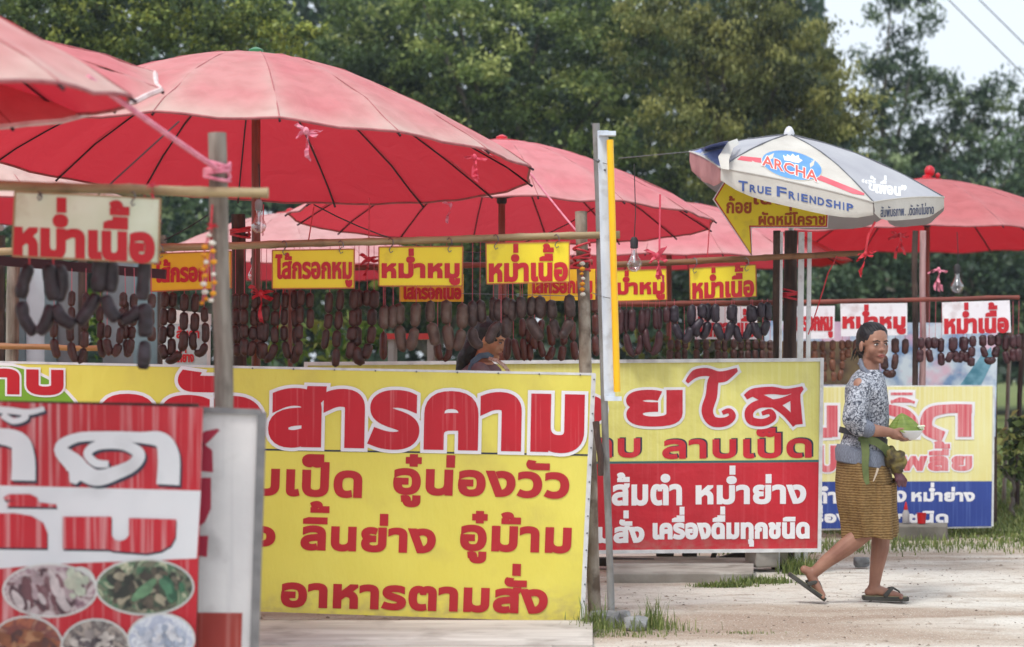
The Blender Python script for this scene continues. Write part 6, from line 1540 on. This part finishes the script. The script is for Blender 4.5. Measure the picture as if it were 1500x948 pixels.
def leaves_obj(name, C, T, size, asp, m, parent, rng, droop=0.0):
    n = len(C); d1 = rng.normal(size=(n, 3)); d1[:, 2] -= droop * 1.5; d1 /= np.linalg.norm(d1, axis=1)[:, None]
    up = rng.normal(size=(n, 3)); up[:, 2] += .9; d2 = np.cross(up, d1); d2 /= np.linalg.norm(d2, axis=1)[:, None] + 1e-9
    s = size * rng.uniform(.6, 1.3, n)[:, None]; bend = np.cross(d1, d2) * s * .12
    V = np.empty((n, 4, 3)); V[:, 0] = C - d1 * s * .5; V[:, 1] = C + d2 * s * asp * .5 + bend; V[:, 2] = C + d1 * s * .5; V[:, 3] = C - d2 * s * asp * .5 + bend
    off = np.array(LOC[parent]) if parent is not None else np.zeros(3); V = (V.reshape(-1, 3) - off)
    me = bpy.data.meshes.new(name); me.vertices.add(n * 4); me.vertices.foreach_set('co', V.ravel()); me.loops.add(n * 4); me.loops.foreach_set('vertex_index', np.arange(n * 4)); me.polygons.add(n); me.polygons.foreach_set('loop_start', np.arange(n) * 4)
    me.update(calc_edges=True); at = me.attributes.new('tint', 'FLOAT', 'POINT'); at.data.foreach_set('value', np.repeat(np.clip(T, 0, 1), 4)); me.materials.append(m)
    o = bpy.data.objects.new(name, me); COL.objects.link(o)
    if parent is not None: o.parent = parent
    LOC[o] = Vector(off); return o
BARK = mat('tree_bark', lin((120, 112, 104)), lin((84, 76, 70)), rough=.9, scale=3, stretch=(4, 4, 1), bump=.5, bscale=10)
def tree(name, label, cat, d, blobs, m, leaf, dens, seed, trunk=None, clump=26, group=None, droop=0, depth=1.0, asp=.5, tmean=.45, limbs=6, tr=.14, lname='crown', tspread=.27):
    """blobs = (px, py, rx, ry[, tint shift]) in photo pixels; depth scales their thickness"""
    rng = np.random.default_rng(seed); s = d / F; tx = trunk if trunk is not None else blobs[0][0]
    root = thing(name, ((tx - 750) * s, d, 0), label, cat, group); CC = []; TT = []
    for bl_ in blobs:
        px, py, rx, ry = bl_[:4]; ts = bl_[4] if len(bl_) > 4 else 0
        nc = max(4, int(rx * ry * 3.14 / (clump * clump * 1.1))); u = rng.normal(size=(nc, 3)); u /= np.linalg.norm(u, axis=1)[:, None]; u *= (rng.random(nc) ** .45)[:, None]
        cc = np.stack([(px - 750 + u[:, 0] * rx) * s, d + u[:, 1] * min(rx, ry * 1.3) * s * depth, EYE - (py - HZ + u[:, 2] * ry) * s], 1); ct = tmean + ts + rng.normal(size=nc) * tspread
        per = max(6, int(dens * (clump * s) ** 2 * 3.14 / (leaf * leaf * asp * .5)))
        for k in range(nc):
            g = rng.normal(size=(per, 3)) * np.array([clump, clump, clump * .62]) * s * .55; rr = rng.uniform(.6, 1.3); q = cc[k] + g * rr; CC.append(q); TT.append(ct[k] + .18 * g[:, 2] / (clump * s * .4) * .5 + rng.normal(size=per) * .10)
    C = np.concatenate(CC); T = np.concatenate(TT); keep = C[:, 2] > .02; C = C[keep]; T = T[keep]
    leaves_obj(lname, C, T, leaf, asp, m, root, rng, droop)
    if tr:
        rd = random.Random(seed); cz = sum(EYE - (b_[1] - HZ) * s for b_ in blobs) / len(blobs); base = Vector(((tx - 750) * s, d, -.05)); top = Vector((base.x + rd.uniform(-.3, .3), d, max(cz, .6))); fork = base.lerp(top, .55)
        mb = MB(); pts, rs = knotty((base, fork), tr, tr * .7, seed=seed, wob=.05); mb.tube(pts, rs, 9); mb.obj('trunk', BARK, root)
        for k in range(limbs):
            b_ = blobs[k % len(blobs)]; e = Vector(((b_[0] - 750 + rd.uniform(-.4, .4) * b_[2]) * s, d + rd.uniform(-.3, .3) * b_[2] * s, EYE - (b_[1] - HZ + rd.uniform(-.5, .2) * b_[3]) * s)); mid = fork.lerp(e, .5) + Vector((rd.uniform(-.2, .2), 0, rd.uniform(.1, .4) * tr * 5))
            mb = MB(); mb.tube([fork, fork.lerp(mid, .5) + Vector((0, 0, .02)), mid, e], [tr * .55, tr * .45, tr * .32, tr * .08], 7); mb.obj('limb', BARK, root)
    return root
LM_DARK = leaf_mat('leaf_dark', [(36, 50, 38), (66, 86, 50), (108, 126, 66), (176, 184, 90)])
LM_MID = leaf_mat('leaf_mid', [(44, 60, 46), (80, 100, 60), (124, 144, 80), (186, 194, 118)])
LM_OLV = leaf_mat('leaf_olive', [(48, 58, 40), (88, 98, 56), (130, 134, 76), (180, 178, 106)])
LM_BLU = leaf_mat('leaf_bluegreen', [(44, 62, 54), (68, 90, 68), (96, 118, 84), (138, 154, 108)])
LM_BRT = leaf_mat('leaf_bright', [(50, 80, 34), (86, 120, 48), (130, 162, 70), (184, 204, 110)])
GT = 'trees beyond the stalls'
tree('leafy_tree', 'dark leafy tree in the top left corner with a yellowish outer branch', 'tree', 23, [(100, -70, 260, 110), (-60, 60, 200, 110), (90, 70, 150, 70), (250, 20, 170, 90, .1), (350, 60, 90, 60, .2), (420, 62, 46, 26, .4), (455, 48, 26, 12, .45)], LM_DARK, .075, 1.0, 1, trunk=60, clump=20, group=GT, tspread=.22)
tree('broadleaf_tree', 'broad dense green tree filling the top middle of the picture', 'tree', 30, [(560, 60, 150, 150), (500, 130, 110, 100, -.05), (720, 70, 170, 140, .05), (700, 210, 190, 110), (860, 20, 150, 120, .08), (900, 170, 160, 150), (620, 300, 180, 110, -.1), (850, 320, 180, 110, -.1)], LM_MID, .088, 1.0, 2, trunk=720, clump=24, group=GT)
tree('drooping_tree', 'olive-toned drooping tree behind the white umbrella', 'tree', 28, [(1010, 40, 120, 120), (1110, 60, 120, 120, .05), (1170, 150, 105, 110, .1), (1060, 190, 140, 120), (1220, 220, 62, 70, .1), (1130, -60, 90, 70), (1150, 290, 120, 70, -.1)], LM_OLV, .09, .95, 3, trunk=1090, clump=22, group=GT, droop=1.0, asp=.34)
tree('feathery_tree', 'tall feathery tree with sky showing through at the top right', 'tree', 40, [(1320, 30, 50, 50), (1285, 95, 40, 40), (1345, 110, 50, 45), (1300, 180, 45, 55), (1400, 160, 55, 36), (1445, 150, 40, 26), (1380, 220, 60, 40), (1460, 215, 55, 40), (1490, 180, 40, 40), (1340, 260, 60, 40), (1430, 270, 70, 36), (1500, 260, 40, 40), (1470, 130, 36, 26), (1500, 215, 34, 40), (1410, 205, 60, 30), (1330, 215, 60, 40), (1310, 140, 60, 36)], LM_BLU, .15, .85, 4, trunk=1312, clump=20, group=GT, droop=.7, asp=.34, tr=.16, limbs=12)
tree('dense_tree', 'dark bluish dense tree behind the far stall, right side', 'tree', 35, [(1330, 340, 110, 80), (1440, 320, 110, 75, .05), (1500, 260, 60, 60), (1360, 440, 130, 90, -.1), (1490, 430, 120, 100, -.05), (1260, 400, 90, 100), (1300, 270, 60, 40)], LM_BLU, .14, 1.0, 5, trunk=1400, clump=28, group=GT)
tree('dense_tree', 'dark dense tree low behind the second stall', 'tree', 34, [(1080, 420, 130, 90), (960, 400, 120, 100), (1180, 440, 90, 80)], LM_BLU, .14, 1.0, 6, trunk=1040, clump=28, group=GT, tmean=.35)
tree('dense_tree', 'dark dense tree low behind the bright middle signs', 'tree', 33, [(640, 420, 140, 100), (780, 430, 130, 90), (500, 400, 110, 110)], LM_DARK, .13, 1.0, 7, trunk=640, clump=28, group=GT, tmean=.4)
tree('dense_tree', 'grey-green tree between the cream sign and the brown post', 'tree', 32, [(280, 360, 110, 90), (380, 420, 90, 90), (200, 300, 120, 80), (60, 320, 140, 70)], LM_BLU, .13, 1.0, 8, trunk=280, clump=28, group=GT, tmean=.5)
tree('garden_shrub', 'bright green leafy shrub behind the brown sausages of the middle stall', 'shrub', 21, [(500, 510, 60, 44), (440, 505, 46, 34), (545, 500, 34, 26), (390, 520, 30, 20)], LM_BRT, .16, .8, 9, clump=18, asp=.4, tr=.03, lname='foliage', limbs=5)
tree('garden_shrub', 'pale green shrub seen between the leftmost dark sausages', 'shrub', 20, [(140, 470, 34, 60), (10, 440, 22, 60)], LM_BRT, .14, .7, 10, clump=16, asp=.4, tr=.03, lname='foliage', limbs=4, tmean=.3)
tree('garden_shrub', 'broad-leaved green bush at the right edge beside the faded banner', 'shrub', 17.2, [(1485, 660, 30, 46), (1500, 620, 24, 30), (1462, 690, 14, 22), (1520, 680, 40, 50)], LM_MID, .10, .9, 12, clump=13, asp=.55, tr=.02, lname='foliage', limbs=4, tmean=.6)
tree('garden_shrub', 'low weedy bush behind the second banner and the far one', 'shrub', 16.8, [(1060, 500, 60, 30), (960, 510, 60, 24)], LM_DARK, .10, .6, 13, clump=15, asp=.5, tr=.02, lname='foliage', limbs=4)
# far wood that reads as one mass
rng = np.random.default_rng(50); n_ = 60000; ax = rng.uniform(-700, 1900, n_)
topy = np.interp(ax, [-700, 1180, 1260, 1400, 1900], [-120, -60, 215, 250, 200]) + 26 * np.sin(ax * .031) + 18 * np.sin(ax * .083)
ayy = topy + (560 - topy) * rng.random(n_) ** .9; dd_ = rng.uniform(46, 52, n_)
Cw = np.stack([(ax - 750) * dd_ / F, dd_, EYE - (ayy - HZ) * dd_ / F], 1); cl_ = np.array([noise.noise(Vector((a_ * .02, b_ * .03, 0))) for a_, b_ in zip(ax, ayy)])
wd = leaves_obj('far_wood', Cw, .3 + .35 * cl_ + rng.normal(size=n_) * .08, .42, .6, LM_BLU, None, rng); stuff(wd, 'far dark wood closing the view behind all the trees', 'wood')

# grass
def blades(name, n, fx, hmin, hmax, m, label, seed, wid=.006):
    rng = np.random.default_rng(seed); P0 = []
    while len(P0) < n:
        q = fx(rng)
        if q is not None: P0.append(q)
    A = np.array(P0); h = rng.uniform(hmin, hmax, n) * A[:, 3]; a = rng.uniform(0, 6.283, n); ln = rng.uniform(.1, .7, n) * h; w_ = wid * rng.uniform(.6, 1.4, n)
    dx, dy_ = np.cos(a), np.sin(a); V = np.empty((n, 5, 3)); b = A[:, :3]
    V[:, 0] = b + np.stack([-dy_ * w_, dx * w_, 0 * h], 1); V[:, 1] = b + np.stack([dy_ * w_, -dx * w_, 0 * h], 1)
    mid = b + np.stack([dx * ln * .3, dy_ * ln * .3, h * .6], 1); V[:, 2] = mid + np.stack([dy_ * w_ * .7, -dx * w_ * .7, 0 * h], 1); V[:, 3] = mid + np.stack([-dy_ * w_ * .7, dx * w_ * .7, 0 * h], 1); V[:, 4] = b + np.stack([dx * ln, dy_ * ln, h], 1)
    F_ = []; 
    for i in range(n): k = i * 5; F_ += [(k, k + 1, k + 2, k + 3), (k + 3, k + 2, k + 4)]
    me = bpy.data.meshes.new(name); me.from_pydata(V.reshape(-1, 3).tolist(), [], F_); at = me.attributes.new('tint', 'FLOAT', 'POINT'); at.data.foreach_set('value', np.repeat(np.clip(rng.normal(.5, .2, n), 0, 1), 5)); me.materials.append(m)
    o = bpy.data.objects.new(name, me); COL.objects.link(o); return stuff(o, label, 'grass')
GR = leaf_mat('grass_green', [(66, 84, 42), (98, 116, 58), (128, 142, 80), (166, 166, 110)], .25)
def field(r):
    y = r.uniform(14.6, 27); px = r.uniform(1000, 1900); x = (px - 750) * y / F; edge = np.interp(px, [1000, 1200, 1300, 1500, 1900], [16.2, 15.6, 15.2, 14.9, 14.6]) + .5 * noise.noise(Vector((x * 1.5, 3, 0)))
    if y < edge or (y < edge + .7 and r.random() > (y - edge) / .7): return None
    return (x, y, -.01, .5 + .6 * min(1, (y - edge) / 3) + .3 * noise.noise(Vector((x, y, 0))))
blades('grass', 60000, field, .03, .10, GR, 'green grass field right of and behind the far banner', 1, .009)
def tufts(spots):
    def f(r):
        px, d, rx, ry, sc = spots[r.integers(len(spots))]; a = r.normal(size=2); x = (px - 750) * d / F + a[0] * rx; y = d + a[1] * ry; return (x, y, -.005, sc * r.uniform(.5, 1.2))
    return f
blades('grass', 850, tufts([(868, 10.35, .06, .05, 1.1), (885, 10.2, .1, .06, .8), (905, 10.25, .1, .06, .9), (955, 10.3, .07, .06, 1.3), (975, 10.25, .08, .06, .9), (925, 10.05, .12, .05, .5), (900, 9.95, .1, .04, .45), (1090, 10.1, .1, .03, .3), (958, 10.35, .03, .03, 2.0), (870, 10.3, .03, .03, 2.0)]), .035, .085, GR, 'weeds and grass tufts around the rocks at the post feet', 2, .0028)
blades('grass', 4200, tufts([(1112, 12.3, .10, .05, .5), (1160, 13.3, .06, .1, 1.1), (1170, 12.9, .05, .05, .9), (1240, 14.5, .3, .2, .6), (1130, 14.2, .2, .15, 1.0), (1060, 12.15, .08, .03, .3), (1330, 14.9, .4, .2, .6), (1440, 14.6, .4, .2, .5)]), .05, .13, GR, 'sparse short grass patches around the concrete blocks and stall edge', 3, .004)

# ------------------------------------------------------------------ small things
cu_ = thing('plastic_cup', P(1350, 776, 15.3), 'red plastic cup standing before the blue half of the far banner', 'cup')
zt = .105
mb = MB(); c = Vector(((1350 - 750) * 15.35 / F, 15.35, zt)); mb.lathe(c, [(.026, 0), (.030, .004), (.036, .078), (.038, .08), (.034, .079), (.028, .01)], 20); mb.obj('wall', mat('red_plastic', lin((196, 20, 30)), rough=.3, bump=0), cu_)
bo = thing('bottle', P(1327, 776, 15.3), 'small clear bottle with red cap beside the red cup', 'bottle')
mb = MB(); c = Vector(((1327 - 750) * 15.4 / F, 15.4, zt)); mb.lathe(c, [(.024, 0), (.027, .006), (.027, .075), (.012, .105), (.011, .12)], 16); mb.obj('body', mat('pale_bottle', lin((200, 196, 196)), rough=.2, bump=0, trans=.3), bo)
mb = MB(); mb.lathe(c + Vector((0, 0, .1)), [(.015, 0), (.016, .01), (.010, .035), (.004, .06)], 12); mb.obj('cap', MATS['red_plastic'], bo)
# table behind the middle stall
tb = thing('table', ((603 - 750) * 14.2 / F, 14.2, 0), 'small table with red top edge behind the plump sausages', 'table')
mb = MB(); mb.box((P(603, 493, 14.2).x, 14.3, P(0, 493, 14.2).z), (.34, .5, .04)); mb.obj('tabletop', mat('red_tabletop', lin((190, 60, 60)), lin((170, 48, 50)), rough=.5, bump=0), tb, smooth=False)
for x in (574, 631):
    for y in (14.1, 14.5):
        mb = MB(); xx = P(x, 0, 14.2).x; mb.beam(Vector((xx, y, 0)), Vector((xx, y, P(0, 493, 14.2).z - .02)), .04, .04); mb.obj('leg', mat('grey_leg', lin((150, 150, 150)), rough=.5, bump=0), tb, smooth=False)
# pale shed at the far left
sdh = thing('shed', ((90 - 750) * 18 / F, 18, 0), 'pale shed with pale and grey panels at the far left behind the sausages', 'shed')
PB = [mat('shed_panel_white', lin((206, 220, 230)), lin((190, 204, 214)), rough=.6, scale=3, bump=.1), mat('shed_panel_grey', lin((120, 126, 132)), lin((100, 106, 112)), rough=.7, scale=3, bump=.1), mat('shed_panel_bluegrey', lin((120, 142, 150)), lin((96, 116, 124)), rough=.7, scale=3, bump=.1)]
for k, (xa, xb, ya, mi) in enumerate(((24, 38, 392, 2), (38, 66, 392, 0), (66, 84, 392, 2), (84, 110, 392, 1), (110, 121, 385, 1), (150, 196, 380, 1), (196, 240, 385, 2))):
    mb = MB(); x0_, x1_ = P(xa, 0, 18).x, P(xb, 0, 18).x; z1 = P(0, ya, 18).z; mb.box(((x0_ + x1_) / 2, 18 + .03 * (k % 2), z1 / 2), (x1_ - x0_ - .004, .06, z1)); mb.obj('wall_panel', PB[mi], sdh, smooth=False)
mb = MB()
for k in range(17):
    x = P(-200, 0, 17.6).x + k * .075; mb.tube([Vector((x, 17.5, P(0, 334, 17.5).z)), Vector((x, 19.5, P(0, 334, 17.5).z + .5))], .03, 6)
o = mb.obj('roof', mat('corrugated_sheet', lin((206, 210, 214)), lin((180, 184, 188)), rough=.5, metal=.2, bump=.1), sdh); stuff(o)
for xx in (-120, 5, 125, 240):
    mb = MB(); mb.beam(Vector((P(xx, 0, 18).x, 17.9, 0)), Vector((P(xx, 0, 18).x, 17.9, P(0, 345, 17.9).z)), .07, .07); mb.obj('post', WOODD, sdh, smooth=False)
# overhead power lines
for k, (a, b_) in enumerate((((1375, -15), (1530, 140)), ((1425, -10), (1540, 104)))):
    mb = MB(); pa, pb = P(a[0], a[1], 30), P(b_[0], b_[1], 30); e = (pb - pa); pts = [pa + e * t + Vector((0, 0, -.06 * 4 * t * (1 - t))) for t in [i / 10 * 3 - 1 for i in range(11)]]; pts = [pa + e * t for t in (-2, -1, 0, .5, 1, 2, 5)]
    mb.tube(pts, .009, 5); tag(mb.obj('power_line', WIRE), ['left power line crossing the sky at top right', 'right power line crossing the sky at top right', 'faint power line above the olive drooping tree'][k], 'power line', 'overhead power lines')

# ------------------------------------------------------------------ thin humid air
hb_ = MB(); hb_.box((0, 35, 10), (204, 156, 22)); hz = hb_.obj('haze', [], smooth=False)
hm_ = bpy.data.materials.new('humid_air'); hm_.use_nodes = True; nt = hm_.node_tree; nt.nodes.clear(); pv = nt.nodes.new('ShaderNodeVolumePrincipled'); pv.inputs['Color'].default_value = (.82, .9, 1, 1); pv.inputs['Density'].default_value = .0009; pv.inputs['Anisotropy'].default_value = .2
o = nt.nodes.new('ShaderNodeOutputMaterial'); nt.links.new(pv.outputs[0], o.inputs['Volume']); hz.data.materials.append(hm_); stuff(hz)
